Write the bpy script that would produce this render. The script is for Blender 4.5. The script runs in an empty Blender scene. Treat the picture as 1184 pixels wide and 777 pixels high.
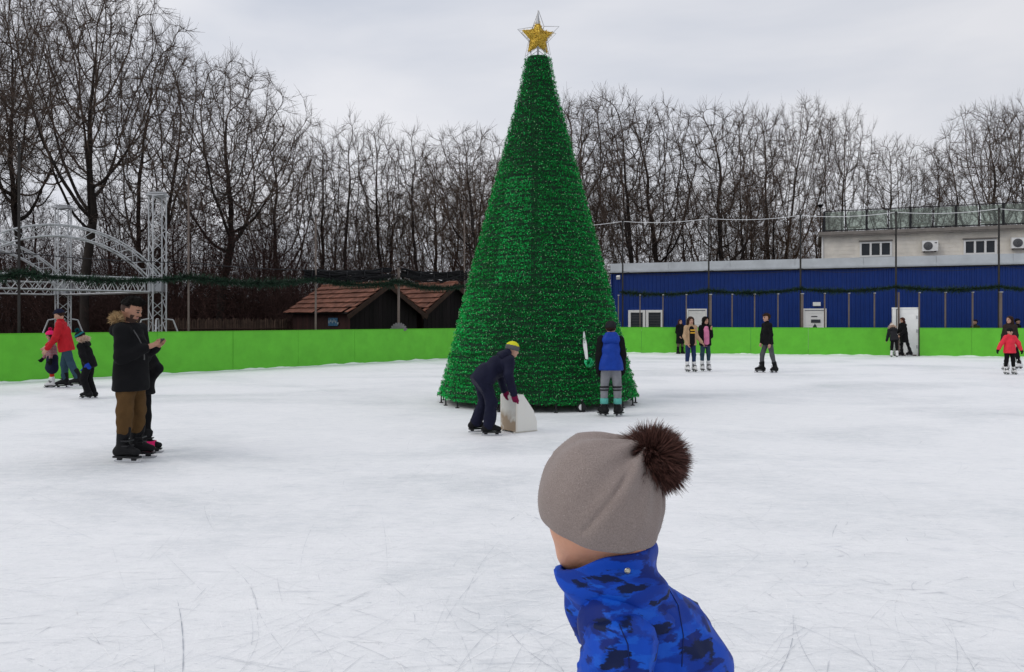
import bpy, math, random
import numpy as np
from mathutils import Vector, Matrix

SC = bpy.context.scene
COL = SC.collection
rnd = random.Random(11)
NR = np.random.RandomState(7)
F = 900.0; CX = 592.0; HY = 370.0; CAMZ = 1.58       # photograph pixels per unit tangent, horizon row, eye height
def at(px, Y, z=0.0): return Vector(((px - CX) / F * Y, Y, z))
def gdepth(py): return CAMZ * F / (py - HY)
def zat(py, Y): return CAMZ - (py - HY) / F * Y
def rad(a): return math.radians(a)

# ------------------------------------------------------------------ materials
MATS = {}
def mat(name, col, rough=0.7, metal=0.0, var=0.0, vscale=6.0, bump=0.0, bscale=40.0, island=0.0, spec=0.25, sheen=0.0, trans=0.0, stretch=None):
    if name in MATS: return MATS[name]
    m = bpy.data.materials.new(name); m.use_nodes = True
    nt = m.node_tree; N = nt.nodes; L = nt.links
    b = N['Principled BSDF']
    b.inputs['Base Color'].default_value = (*col, 1); b.inputs['Roughness'].default_value = rough
    b.inputs['Metallic'].default_value = metal; b.inputs['Specular IOR Level'].default_value = spec
    if sheen: b.inputs['Sheen Weight'].default_value = sheen
    if trans: b.inputs['Transmission Weight'].default_value = trans
    tc = N.new('ShaderNodeTexCoord'); src = tc.outputs['Object']
    if stretch:
        mp = N.new('ShaderNodeMapping'); mp.inputs['Scale'].default_value = stretch
        L.new(src, mp.inputs['Vector']); src = mp.outputs['Vector']
    cur = None
    if var:
        n = N.new('ShaderNodeTexNoise'); n.inputs['Scale'].default_value = vscale; n.inputs['Detail'].default_value = 6
        n.inputs['Roughness'].default_value = 0.6
        L.new(src, n.inputs['Vector'])
        r = N.new('ShaderNodeMapRange'); r.inputs['From Min'].default_value = 0.3; r.inputs['From Max'].default_value = 0.7
        r.inputs['To Min'].default_value = 1 - var; r.inputs['To Max'].default_value = 1 + var
        L.new(n.outputs['Fac'], r.inputs['Value']); cur = r.outputs['Result']
    if island:
        g = N.new('ShaderNodeNewGeometry')
        r = N.new('ShaderNodeMapRange'); r.inputs['To Min'].default_value = 1 - island; r.inputs['To Max'].default_value = 1 + island
        L.new(g.outputs['Random Per Island'], r.inputs['Value'])
        if cur is None: cur = r.outputs['Result']
        else:
            mu = N.new('ShaderNodeMath'); mu.operation = 'MULTIPLY'
            L.new(cur, mu.inputs[0]); L.new(r.outputs['Result'], mu.inputs[1]); cur = mu.outputs[0]
    if cur is not None:
        vm = N.new('ShaderNodeVectorMath'); vm.operation = 'SCALE'; vm.inputs[0].default_value = col
        L.new(cur, vm.inputs['Scale']); L.new(vm.outputs[0], b.inputs['Base Color'])
    if bump:
        n = N.new('ShaderNodeTexNoise'); n.inputs['Scale'].default_value = bscale; n.inputs['Detail'].default_value = 4
        L.new(src, n.inputs['Vector'])
        bp = N.new('ShaderNodeBump'); bp.inputs['Strength'].default_value = bump; bp.inputs['Distance'].default_value = 0.01
        L.new(n.outputs['Fac'], bp.inputs['Height']); L.new(bp.outputs['Normal'], b.inputs['Normal'])
    MATS[name] = m
    return m

def cloth(name, col, rough=0.85, bump=0.35, bscale=55, var=0.14):
    return mat(name, col, rough, 0, var, 9.0, bump, bscale, spec=0.12)

# ------------------------------------------------------------------ objects
def link(o, parent=None):
    COL.objects.link(o)
    if parent is not None: o.parent = parent
    return o
def tag(o, label=None, cat=None, group=None, kind=None):
    if label: o['label'] = label
    if cat: o['category'] = cat
    if group: o['group'] = group
    if kind: o['kind'] = kind
    return o
def empty(name, loc=(0, 0, 0), rz=0.0):
    o = bpy.data.objects.new(name, None); o.location = loc; o.rotation_euler = (0, 0, rz)
    return link(o)
def mesh_obj(name, V, FA, mats, parent=None, smooth=False, mi=None):
    me = bpy.data.meshes.new(name); me.from_pydata([tuple(v) for v in V], [], FA)
    if not isinstance(mats, (list, tuple)): mats = [mats]
    for m in mats: me.materials.append(m)
    if mi is not None: me.polygons.foreach_set('material_index', np.asarray(mi, dtype=np.int32))
    if smooth: me.polygons.foreach_set('use_smooth', np.ones(len(me.polygons), dtype=bool))
    me.update()
    return link(bpy.data.objects.new(name, me), parent)
def np_mesh(name, V, quads, mats, parent=None, smooth=False, mi=None):
    """V (n,3) float, quads (m,k) int: fast path"""
    me = bpy.data.meshes.new(name)
    V = np.ascontiguousarray(V, dtype=np.float32); quads = np.ascontiguousarray(quads, dtype=np.int32)
    k = quads.shape[1]; m = len(quads)
    me.vertices.add(len(V)); me.vertices.foreach_set('co', V.ravel())
    me.loops.add(m * k); me.loops.foreach_set('vertex_index', quads.ravel())
    me.polygons.add(m); me.polygons.foreach_set('loop_start', np.arange(0, m * k, k, dtype=np.int32))
    me.polygons.foreach_set('loop_total', np.full(m, k, dtype=np.int32))
    if not isinstance(mats, (list, tuple)): mats = [mats]
    for x in mats: me.materials.append(x)
    if mi is not None: me.polygons.foreach_set('material_index', np.asarray(mi, dtype=np.int32))
    me.polygons.foreach_set('use_smooth', np.full(m, smooth, dtype=bool))
    me.update(calc_edges=True); me.validate()
    return link(bpy.data.objects.new(name, me), parent)

class MB:
    """collects shapes, then links them as one mesh object"""
    def __init__(s): s.V = []; s.F = []; s.M = []
    def add(s, vs, fs, mi=0):
        n = len(s.V); s.V += [tuple(v) for v in vs]
        for f in fs: s.F.append([i + n for i in f]); s.M.append(mi)
        return s
    def box(s, c, d, rot=None, mi=0, taper=1.0):
        c = Vector(c); vs = []
        for z in (-1, 1):
            t = taper if z > 0 else 1
            for x, y in ((-1, -1), (1, -1), (1, 1), (-1, 1)):
                v = Vector((x * d[0] / 2 * t, y * d[1] / 2 * t, z * d[2] / 2))
                if rot is not None: v = rot @ v
                vs.append(c + v)
        return s.add(vs, [(3, 2, 1, 0), (4, 5, 6, 7), (0, 1, 5, 4), (1, 2, 6, 5), (2, 3, 7, 6), (3, 0, 4, 7)], mi)
    def tube(s, a, b, r0, r1=None, n=8, mi=0, cap=True):
        r1 = r0 if r1 is None else r1
        a = Vector(a); b = Vector(b); d = (b - a).normalized()
        u = d.orthogonal().normalized(); w = d.cross(u)
        vs = []
        for p, r in ((a, r0), (b, r1)):
            for i in range(n):
                t = 2 * math.pi * i / n; vs.append(p + (u * math.cos(t) + w * math.sin(t)) * r)
        fs = [(i, (i + 1) % n, n + (i + 1) % n, n + i) for i in range(n)]
        if cap: fs += [tuple(range(n - 1, -1, -1)), tuple(range(n, 2 * n))]
        return s.add(vs, fs, mi)
    def path(s, pts, r, n=6, mi=0):
        pts = [Vector(p) for p in pts]; rings = []; vs = []; u = None
        for i, p in enumerate(pts):
            d = (pts[min(i + 1, len(pts) - 1)] - pts[max(i - 1, 0)]).normalized()
            if u is None: u = d.orthogonal().normalized()
            else: u = (u - d * u.dot(d)).normalized()
            w = d.cross(u); rr = r[i] if isinstance(r, (list, tuple)) else r
            for k in range(n):
                t = 2 * math.pi * k / n; vs.append(p + (u * math.cos(t) + w * math.sin(t)) * rr)
        fs = []
        for i in range(len(pts) - 1):
            for k in range(n):
                fs.append((i * n + k, i * n + (k + 1) % n, (i + 1) * n + (k + 1) % n, (i + 1) * n + k))
        fs += [tuple(range(n - 1, -1, -1)), tuple((len(pts) - 1) * n + k for k in range(n))]
        return s.add(vs, fs, mi)
    def prism(s, poly, dirv, mi=0):
        n = len(poly); d = Vector(dirv); vs = [Vector(p) for p in poly] + [Vector(p) + d for p in poly]
        return s.add(vs, [tuple(range(n - 1, -1, -1)), tuple(range(n, 2 * n))] + [(i, (i + 1) % n, n + (i + 1) % n, n + i) for i in range(n)], mi)
    def build(s, name, mats, parent=None, smooth=False):
        return mesh_obj(name, s.V, s.F, mats, parent, smooth, s.M)

def strips(P, D, W, ln, wd, bend=None):
    """thin leaf strips: base P, direction D (unit), width direction W (unit), lengths, widths -> V, quads"""
    n = len(P); ln = ln[:, None]; wd = wd[:, None]
    tip = P + D * ln
    V = np.empty((n, 4, 3)); V[:, 0] = P - W * wd * .5; V[:, 1] = P + W * wd * .5
    V[:, 2] = tip + W * wd * .22; V[:, 3] = tip - W * wd * .22
    return V.reshape(-1, 3), np.arange(4 * n).reshape(n, 4)
def unit(a): return a / np.maximum(np.linalg.norm(a, axis=1, keepdims=True), 1e-9)

# ------------------------------------------------------------------ distance-field bodies
class SDF:
    def __init__(s): s.P = []; s.cuts = []
    def cap(s, a, b, ra, rb=None, k=None):
        s.P.append(('c', np.array(a, float), np.array(b, float), float(ra), float(ra if rb is None else rb), k)); return s
    def ell(s, c, r, R=None, k=None):
        R = np.eye(3) if R is None else np.array(R, float)      # rows = ellipsoid axes
        s.P.append(('e', np.array(c, float), np.array(r, float), R, 0, k)); return s
    def cut(s, o, n, k=0.0): s.cuts.append((np.array(o, float), np.array(n, float) / np.linalg.norm(n), k)); return s
    def clone(s, grow=0.0):
        q = SDF()
        for p in s.P:
            if p[0] == 'c': q.P.append(('c', p[1], p[2], p[3] + grow, p[4] + grow, p[5]))
            else: q.P.append(('e', p[1], p[2] + grow, p[3], 0, p[5]))
        return q
    def mesh(s, res, k=0.03, noise=None, extra=None):
        lo = np.full(3, 1e9); hi = -lo
        bb = []
        for p in s.P:
            if p[0] == 'c':
                l = np.minimum(p[1] - p[3], p[2] - p[4]); h = np.maximum(p[1] + p[3], p[2] + p[4])
            else:
                e = np.sqrt(((p[3] * p[2][:, None]) ** 2).sum(0)); l = p[1] - e; h = p[1] + e
            bb.append((l, h)); lo = np.minimum(lo, l); hi = np.maximum(hi, h)
        mg = max(k, 0.02) + 3 * res; lo -= mg; hi += mg
        n = np.ceil((hi - lo) / res).astype(int) + 1
        ax = [lo[i] + res * np.arange(n[i]) for i in range(3)]
        v = np.full(n, 10.0)
        for p, (l, h) in zip(s.P, bb):
            kk = p[5] if p[5] is not None else k
            i0 = np.maximum(((l - mg - lo) / res).astype(int), 0); i1 = np.minimum(((h + mg - lo) / res).astype(int) + 2, n)
            X = ax[0][i0[0]:i1[0], None, None]; Y = ax[1][None, i0[1]:i1[1], None]; Z = ax[2][None, None, i0[2]:i1[2]]
            if p[0] == 'c':
                a, b = p[1], p[2]; d = b - a; dd = max(d @ d, 1e-9)
                t = np.clip(((X - a[0]) * d[0] + (Y - a[1]) * d[1] + (Z - a[2]) * d[2]) / dd, 0, 1)
                dist = np.sqrt((X - a[0] - t * d[0]) ** 2 + (Y - a[1] - t * d[1]) ** 2 + (Z - a[2] - t * d[2]) ** 2) - (p[3] + (p[4] - p[3]) * t)
            else:
                c, r, R = p[1], p[2], p[3]
                q = [(X - c[0]) * R[i][0] + (Y - c[1]) * R[i][1] + (Z - c[2]) * R[i][2] for i in range(3)]
                k0 = np.sqrt(sum((q[i] / r[i]) ** 2 for i in range(3))); k1 = np.sqrt(sum((q[i] / r[i] ** 2) ** 2 for i in range(3)))
                dist = k0 * (k0 - 1) / np.maximum(k1, 1e-6)
            sub = v[i0[0]:i1[0], i0[1]:i1[1], i0[2]:i1[2]]
            hh = np.maximum(kk - np.abs(sub - dist), 0) / max(kk, 1e-6)
            v[i0[0]:i1[0], i0[1]:i1[1], i0[2]:i1[2]] = np.minimum(sub, dist) - hh * hh * kk * .25
        X = ax[0][:, None, None]; Y = ax[1][None, :, None]; Z = ax[2][None, None, :]
        if extra is not None: v = extra(v, X, Y, Z)
        if noise is not None: v = v + noise(X, Y, Z)
        for o, nn, ck in s.cuts:
            pl = (X - o[0]) * nn[0] + (Y - o[1]) * nn[1] + (Z - o[2]) * nn[2]
            if ck: hh = np.maximum(ck - np.abs(v - pl), 0) / ck; v = np.maximum(v, pl) + hh * hh * ck * .25
            else: v = np.maximum(v, pl)
        return surface_nets(v, lo, res)
def surface_nets(v, lo, res):
    s = v < 0
    c = np.zeros(tuple(np.array(v.shape) - 1), int)
    off = [(i, j, k) for i in (0, 1) for j in (0, 1) for k in (0, 1)]
    sh = c.shape
    for o in off: c += s[o[0]:o[0] + sh[0], o[1]:o[1] + sh[1], o[2]:o[2] + sh[2]]
    act = (c > 0) & (c < 8)
    idx = np.argwhere(act)
    vid = np.full(sh, -1, int); vid[act] = np.arange(len(idx))
    vals = np.stack([v[idx[:, 0] + o[0], idx[:, 1] + o[1], idx[:, 2] + o[2]] for o in off], 1)
    acc = np.zeros((len(idx), 3)); cnt = np.zeros(len(idx))
    for a in range(8):
        for b in range(a + 1, 8):
            oa, ob = np.array(off[a]), np.array(off[b])
            if np.abs(oa - ob).sum() != 1: continue
            va, vb = vals[:, a], vals[:, b]; x = (va < 0) != (vb < 0)
            t = np.where(x, va / np.where(x, va - vb, 1), 0)
            acc += np.where(x[:, None], oa + (ob - oa) * t[:, None], 0); cnt += x
    P = lo + (idx + acc / cnt[:, None]) * res
    quads = []
    for axis in range(3):
        o1, o2 = (axis + 1) % 3, (axis + 2) % 3
        sl0 = [slice(None)] * 3; sl1 = [slice(None)] * 3
        sl0[axis] = slice(0, -1); sl1[axis] = slice(1, None)
        e = s[tuple(sl0)] != s[tuple(sl1)]
        q = np.argwhere(e)
        q = q[(q[:, o1] > 0) & (q[:, o2] > 0) & (q[:, o1] < v.shape[o1] - 1) & (q[:, o2] < v.shape[o2] - 1)]
        ins = s[q[:, 0], q[:, 1], q[:, 2]]
        def g(d1, d2):
            r = q.copy(); r[:, o1] += d1; r[:, o2] += d2
            return vid[r[:, 0], r[:, 1], r[:, 2]]
        Q = np.stack([g(-1, -1), g(0, -1), g(0, 0), g(-1, 0)], 1)
        Q[~ins] = Q[~ins][:, ::-1]
        quads.append(Q)
    Q = np.concatenate(quads); Q = Q[(Q >= 0).all(1)]
    return P, Q
def folds(amp, seed, sc=1.0):
    r = np.random.RandomState(seed); ws = [(r.normal(size=3) * np.array([1, 1, .8]) * 16 * sc, r.rand() * 6.28) for _ in range(4)] + \
        [(r.normal(size=3) * 38 * sc, r.rand() * 6.28) for _ in range(3)]
    def f(X, Y, Z):
        t = 0
        for i, (w, p) in enumerate(ws): t = t + np.sin(X * w[0] + Y * w[1] + Z * w[2] + p) * (1 if i < 4 else .45)
        return t * amp / 2.6
    return f
# ================================================================== camera, sky, sun
cam = bpy.data.cameras.new('camera'); cam.sensor_width = 36; cam.lens = F / 1184 * 36
cam.shift_y = -(388.5 - HY) / 1184; cam.clip_start = 0.05; cam.clip_end = 3000
co = bpy.data.objects.new('camera', cam); co.location = (0, 0, CAMZ); co.rotation_euler = (rad(90), 0, 0); COL.objects.link(co); SC.camera = co
SC.view_settings.view_transform = 'Standard'; SC.view_settings.look = 'None'; SC.view_settings.gamma = 1
SC.view_settings.use_curve_mapping = False; SC.view_settings.exposure = 0.12

SUN_AZ = math.atan2(-0.8, -0.30); SUN_EL = rad(42)
w = bpy.data.worlds.new('World'); SC.world = w; w.use_nodes = True
nt = w.node_tree; N = nt.nodes; L = nt.links; N.clear()
sky = N.new('ShaderNodeTexSky'); sky.sky_type = 'NISHITA'; sky.sun_disc = False
sky.sun_elevation = SUN_EL; sky.sun_rotation = SUN_AZ; sky.air_density = 1.2; sky.dust_density = 3
bs = N.new('ShaderNodeBackground'); bs.inputs['Strength'].default_value = 0.07; L.new(sky.outputs[0], bs.inputs[0])
tc = N.new('ShaderNodeTexCoord')
mp = N.new('ShaderNodeMapping'); mp.inputs['Scale'].default_value = (1.0, 1.0, 3.2); L.new(tc.outputs['Generated'], mp.inputs[0])
n1 = N.new('ShaderNodeTexNoise'); n1.inputs['Scale'].default_value = 1.7; n1.inputs['Detail'].default_value = 5; n1.inputs['Roughness'].default_value = .5
n1.inputs['Distortion'].default_value = .4
L.new(mp.outputs[0], n1.inputs['Vector'])
cr = N.new('ShaderNodeValToRGB'); L.new(n1.outputs['Fac'], cr.inputs[0])
cr.color_ramp.elements[0].position = .34; cr.color_ramp.elements[0].color = (.50, .53, .60, 1)
cr.color_ramp.elements[1].position = .66; cr.color_ramp.elements[1].color = (.68, .685, .72, 1)
bc = N.new('ShaderNodeBackground'); bc.inputs['Strength'].default_value = 1.0
# the cloud deck brightens low at front left, independent of the sun direction
sv = N.new('ShaderNodeVectorMath'); sv.operation = 'DOT_PRODUCT'; L.new(tc.outputs['Generated'], sv.inputs[0])
sd = Vector((-.42, .86, .22)).normalized(); sv.inputs[1].default_value = sd
mr = N.new('ShaderNodeMapRange'); mr.inputs['From Min'].default_value = .1; mr.inputs['From Max'].default_value = 1; mr.inputs['To Min'].default_value = .97; mr.inputs['To Max'].default_value = 1.16
L.new(sv.outputs['Value'], mr.inputs['Value'])
# an overcast sky is brighter overhead than at the horizon
sx = N.new('ShaderNodeSeparateXYZ'); L.new(tc.outputs['Generated'], sx.inputs[0])
mz = N.new('ShaderNodeMapRange'); mz.inputs['From Min'].default_value = .38; mz.inputs['From Max'].default_value = 1; mz.inputs['To Min'].default_value = 1; mz.inputs['To Max'].default_value = 1.40
L.new(sx.outputs['Z'], mz.inputs['Value'])
mm = N.new('ShaderNodeMath'); mm.operation = 'MULTIPLY'; L.new(mr.outputs[0], mm.inputs[0]); L.new(mz.outputs[0], mm.inputs[1])
vs_ = N.new('ShaderNodeVectorMath'); vs_.operation = 'SCALE'; L.new(cr.outputs[0], vs_.inputs[0]); L.new(mm.outputs[0], vs_.inputs['Scale'])
L.new(vs_.outputs[0], bc.inputs[0])
mx = N.new('ShaderNodeMixShader'); mx.inputs[0].default_value = .94; L.new(bs.outputs[0], mx.inputs[1]); L.new(bc.outputs[0], mx.inputs[2])
ow = N.new('ShaderNodeOutputWorld'); L.new(mx.outputs[0], ow.inputs['Surface'])
sl = bpy.data.lights.new('sun', 'SUN'); sl.energy = 0.75; sl.angle = rad(35); sl.color = (1, .96, .9)
so = bpy.data.objects.new('sun', sl); COL.objects.link(so)
sdir = Vector((math.sin(SUN_AZ) * math.cos(SUN_EL), math.cos(SUN_AZ) * math.cos(SUN_EL), math.sin(SUN_EL)))
so.rotation_euler = sdir.to_track_quat('Z', 'Y').to_euler(); so.location = (-20, 20, 40)

# ================================================================== ground and ice
m_ground = mat('winter_ground', (.075, .062, .05), .95, 0, .35, .8, .5, 12)
tag(mesh_obj('ground', [(-900, -300, -.03), (900, -300, -.03), (900, 1500, -.03), (-900, 1500, -.03)], [(0, 1, 2, 3)], m_ground), kind='structure')
# rink edge, read from the boards in the photograph
LB = [(-24.0, 5.9), (-2.6, 31.7), (0.9, 35.95), (1.75, 36.95), (2.6, 37.55), (3.7, 37.6), (4.7, 37.4), (6.15, 37.0), (13.4, 35.2), (21.7, 32.9), (36, 28.9)]
ice_poly = [(x, y, 0) for x, y in LB] + [(36, -10, 0), (-24, -10, 0)]
m = bpy.data.materials.new('rink_ice'); m.use_nodes = True; nt = m.node_tree; N = nt.nodes; L = nt.links; b = N['Principled BSDF']
tc = N.new('ShaderNodeTexCoord')
def noise(scale, detail=5, rough=.55, sc=(1, 1, 1), rz=0, dist=0):
    mp = N.new('ShaderNodeMapping'); mp.inputs['Scale'].default_value = sc; mp.inputs['Rotation'].default_value = (0, 0, rz); L.new(tc.outputs['Object'], mp.inputs[0])
    n = N.new('ShaderNodeTexNoise'); n.inputs['Scale'].default_value = scale; n.inputs['Detail'].default_value = detail; n.inputs['Roughness'].default_value = rough
    n.inputs['Distortion'].default_value = dist; L.new(mp.outputs[0], n.inputs['Vector']); return n.outputs['Fac']
def ramp(f, a, b_):
    r = N.new('ShaderNodeMapRange'); r.inputs['From Min'].default_value = a; r.inputs['From Max'].default_value = b_; L.new(f, r.inputs['Value']); return r.outputs[0]
def mixc(f, A, B):
    x = N.new('ShaderNodeMix'); x.data_type = 'RGBA'; L.new(f, x.inputs['Factor'])
    for s_, i in ((A, 6), (B, 7)):
        if isinstance(s_, tuple): x.inputs[i].default_value = (*s_, 1)
        else: L.new(s_, x.inputs[i])
    return x.outputs[2]
def mul(a, v):
    x = N.new('ShaderNodeMath'); x.operation = 'MULTIPLY'; L.new(a, x.inputs[0])
    if isinstance(v, float): x.inputs[1].default_value = v
    else: L.new(v, x.inputs[1])
    return x.outputs[0]
patch = ramp(noise(.42, 6, .6, (.55, 1, 1), .2, .6), .47, .70)                # cleared, darker ice between snow dust
c1 = mixc(patch, (.83, .837, .845), (.63, .66, .685))
fine = ramp(noise(9, 9, .78, (.5, 1, 1), .1, .3), .38, .66)
c2 = mixc(mul(fine, .75), c1, (.90, .90, .905))
streak = ramp(noise(7, 6, .7, (.3, 1, 1), .9), .58, .74)             # scraped lines running several ways
streak2 = ramp(noise(9, 6, .7, (.22, 1, 1), -.9), .60, .76)
streak3 = ramp(noise(16, 5, .65, (.12, 1, 1), 1.9), .60, .72)
c3 = mixc(mul(streak, .48), c2, (.60, .63, .68)); c4 = mixc(mul(streak2, .42), c3, (.92, .92, .93)); c4 = mixc(mul(streak3, .32), c4, (.58, .61, .66))
fl1 = ramp(noise(34, 5, .75, (.22, 1, 1), .55), .57, .66); c4 = mixc(mul(fl1, .72), c4, (.97, .97, .97))
fl2 = ramp(noise(38, 5, .75, (.20, 1, 1), -.8), .59, .68); c4 = mixc(mul(fl2, .75), c4, (.56, .58, .61))
fl3 = ramp(noise(44, 5, .75, (.18, 1, 1), 1.4), .59, .67); c4 = mixc(mul(fl3, .7), c4, (.96, .96, .97))
blob = ramp(noise(2.2, 5, .6, (.7, 1, 1), .9, .5), .52, .68); c4 = mixc(mul(blob, .38), c4, (.93, .93, .93))
grit = ramp(noise(46, 4, .75), .66, .74); c4 = mixc(mul(grit, .6), c4, (.52, .53, .56))
L.new(c4, b.inputs['Base Color'])
rr = N.new('ShaderNodeMapRange'); rr.inputs['To Min'].default_value = .62; rr.inputs['To Max'].default_value = .34; L.new(patch, rr.inputs['Value']); L.new(rr.outputs[0], b.inputs['Roughness'])
b.inputs['Specular IOR Level'].default_value = .3
bp = N.new('ShaderNodeBump'); bp.inputs['Strength'].default_value = .5; bp.inputs['Distance'].default_value = .02
ad = N.new('ShaderNodeMath'); ad.operation = 'ADD'; L.new(noise(18, 8, .75), ad.inputs[0]); L.new(mul(streak3, .6), ad.inputs[1])
L.new(ad.outputs[0], bp.inputs['Height']); L.new(bp.outputs[0], b.inputs['Normal'])
tag(mesh_obj('ice', ice_poly, [tuple(range(len(ice_poly) - 1, -1, -1))], m), kind='structure')

# skate cuts: shallow curved grooves with ploughed snow beside them
mk = MB(); r = random.Random(5)
def cut(x, y, a, ln, k, wd, mi):
    n = max(3, int(ln / .045)); pts = []
    for i in range(n + 1):
        pts.append((x, y)); a += k * ln / n; x += math.cos(a) * ln / n; y += math.sin(a) * ln / n
    vs = []
    for i, p in enumerate(pts):
        q = pts[min(i + 1, n)]; o = pts[max(i - 1, 0)]; d = Vector((q[0] - o[0], q[1] - o[1])).normalized()
        t = wd * (1 - abs(2 * i / n - 1) ** 3 * .9) * r.uniform(.25, 1.35) / 2
        vs += [(p[0] - d.y * t, p[1] + d.x * t, .004), (p[0] + d.y * t, p[1] - d.x * t, .004)]
    mk.add(vs, [(2 * i, 2 * i + 1, 2 * i + 3, 2 * i + 2) for i in range(n) if r.random() < .86], mi)
def inside(x, y): return y < 31.7 + 1.2 * (x + 2.6) - 1.2 and y < 36.2 - .263 * (x - 6.15) and y > 2.6 and abs(x) < 24
for i in range(2300):
    Y = 3.0 + 24 * r.random() ** 2.6; X = r.uniform(-.75, .75) * Y
    if not inside(X, Y) or (Y < 4.0 and r.random() < .2): continue
    kk = r.choice([r.uniform(-.4, .4), r.uniform(-1.3, 1.3), r.uniform(-3, 3)])
    dark = r.random() < .62; deep = r.random() < .022
    cut(X, Y, r.uniform(0, 6.28), r.uniform(.05, .40) if abs(kk) > .9 else r.uniform(.08, 1.5) ** 1.4, kk, (r.uniform(.0022, .0036) if deep else r.uniform(.0010, .0024)) if dark else r.uniform(.0015, .0045), (0 if deep else 2) if dark else 1)
for cx_, cy_, n in ((1.75, 5.3, 26), (2.6, 4.4, 22), (.35, 5.0, 20), (-.35, 4.2, 14), (2.9, 5.9, 22), (-2.1, 4.0, 12), (.3, 6.2, 16), (1.3, 6.6, 18)):       # places where skaters turned
    for i in range(n):
        cut(r.gauss(cx_, .4), r.gauss(cy_, .25), r.uniform(0, 6.28), r.uniform(.05, .28), r.uniform(-5, 5), r.uniform(.002, .004), r.choice((0, 2, 2, 1)))
g0, g1 = at(250, gdepth(777)), at(235, gdepth(697))
d = g1 - g0; cut(g0.x, g0.y - .4, math.atan2(d.y, d.x) - .1, d.length + .45, .1, .0050, 0)
tag(mk.build('skate_marks', [mat('groove_grey', (.42, .44, .48), .5), mat('ploughed_snow', (.93, .93, .93), .8), mat('groove_pale', (.54, .56, .59), .5)]), kind='stuff')

# ================================================================== rink boards
m_green = mat('green_board', (.122, .49, .036), .5, 0, .10, 2.2, .08, 8)
m_cap = mat('green_board_cap', (.10, .40, .02), .5)
def board(name, pts, label, h=1.22):
    """boards along a plan polyline: one panel mesh each, 2.2 m apart"""
    root = empty(name, (pts[0][0], pts[0][1], 0)); tag(root, label, 'rink board', 'green boards round the ice')
    o = Vector((pts[0][0], pts[0][1], 0))
    for (x0, y0), (x1, y1) in zip(pts, pts[1:]):
        a = Vector((x0, y0, 0)); bb = Vector((x1, y1, 0)); ln = (bb - a).length; n = max(1, round(ln / 2.4)); d = (bb - a) / ln; nn = Vector((-d.y, d.x, 0))
        R = Matrix((d, nn, Vector((0, 0, 1)))).transposed()
        for i in range(n):
            s0 = ln * i / n + .004; s1 = ln * (i + 1) / n - .004
            q = MB(); c = a + d * ((s0 + s1) / 2) - o; jig = rnd.uniform(-.008, .008)
            q.box(c + nn * (.03 + jig) + Vector((0, 0, h / 2 + .01)), (s1 - s0, .045, h - .02), R)
            q.box(c + nn * (.03 + jig) + Vector((0, 0, h + .012)), (s1 - s0, .062, .024), R, 1)
            q.build('panel', [m_green, m_cap], root)
        # scraped-off snow lying along the foot of the boards
        m_ = max(6, int(ln / .12)); Vs = []
        for i in range(m_ + 1):
            p = a + d * (ln * i / m_); hgt = .015 + .05 * abs(math.sin(i * .37 + x0) * math.sin(i * .113)) * rnd.uniform(.5, 1.2); wdt = .10 + 1.6 * hgt + rnd.uniform(0, .05)
            Vs += [p - nn * wdt + Vector((0, 0, .004)), p - nn * wdt * .45 + Vector((0, 0, hgt * .8)), p + nn * .004 + Vector((0, 0, hgt))]
        SNOW.add(Vs, [(3 * i + j, 3 * i + 3 + j, 3 * i + 4 + j, 3 * i + 1 + j) for i in range(m_) for j in (0, 1)])
    return root
SNOW = MB()
board('rink_board', LB[0:2], 'long green rink board along the left side, running from frame edge to tree')
board('rink_board', LB[1:9], 'long green back rink board in front of blue building, left of the grey-jeaned skater')
GA = (13.4, 35.2); GB = (21.7, 32.9)
def backY(px):
    k = (px - CX) / F; dx = GB[0] - GA[0]; dy = GB[1] - GA[1]; u = (k * GA[1] - GA[0]) / (dx - k * dy); return GA[1] + u * dy
g0 = at(1033, backY(1033)); g1 = at(1063.5, backY(1063.5))
board('rink_board', [LB[8], (g0.x, g0.y)], 'short green rink board between the grey-jeaned skater and white gate door')
board('rink_board', [(g1.x, g1.y), LB[9], LB[10]], 'green rink board at far right beside the white gate door, behind red-jacketed child')
tag(SNOW.build('snow', mat('shaved_snow', (.88, .89, .90), .9, 0, .05, 9, .6, 30), smooth=True), kind='stuff')
# dark plinth and rubber strip seen through the gate opening belong to the ground
# gate door standing in the opening
m_white = mat('white_paint', (.82, .82, .80), .45, 0, .06, 3, .05, 20)
m_dark = mat('dark_metal', (.02, .02, .022), .45, .3)
m_grey = mat('galvanised', (.42, .43, .44), .45, .55, .12, 5)
dd = (g1 - g0); ga = math.atan2(dd.y, dd.x); gw = dd.length
gd = empty('gate_door', (g0.x, g0.y + .10, 0), ga); tag(gd, 'tall white gate door standing in the gap of the back boards', 'door')
q = MB(); q.box((gw * .60, .10, 1.06), (gw * .74, .05, 2.0)); q.box((gw * .60, .07, 1.88), (gw * .5, .02, .02)); q.box((gw * .60, .07, .95), (gw * .5, .02, .02)); q.build('door_leaf', m_white, gd)
q = MB(); q.box((.10, .10, 1.06), (.14, .06, 2.0)); q.box((gw - .03, .10, 1.06), (.06, .08, 2.1)); q.box((gw * .5, .10, 2.10), (gw, .08, .06)); q.build('door_frame', m_white, gd)
q = MB(); q.box((.26, .02, 1.4), (.07, .07, 2.8)); q.build('post', mat('brown_post', (.13, .10, .085), .7), gd)
q = MB()
for z in (.4, 1.1, 1.7): q.box((gw * .95, .05, z), (.05, .04, .14))
q.build('hinge', m_grey, gd)
q = MB(); q.box((gw * .30, .04, 1.0), (.03, .06, .2)); q.build('handle', m_dark, gd)

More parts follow.
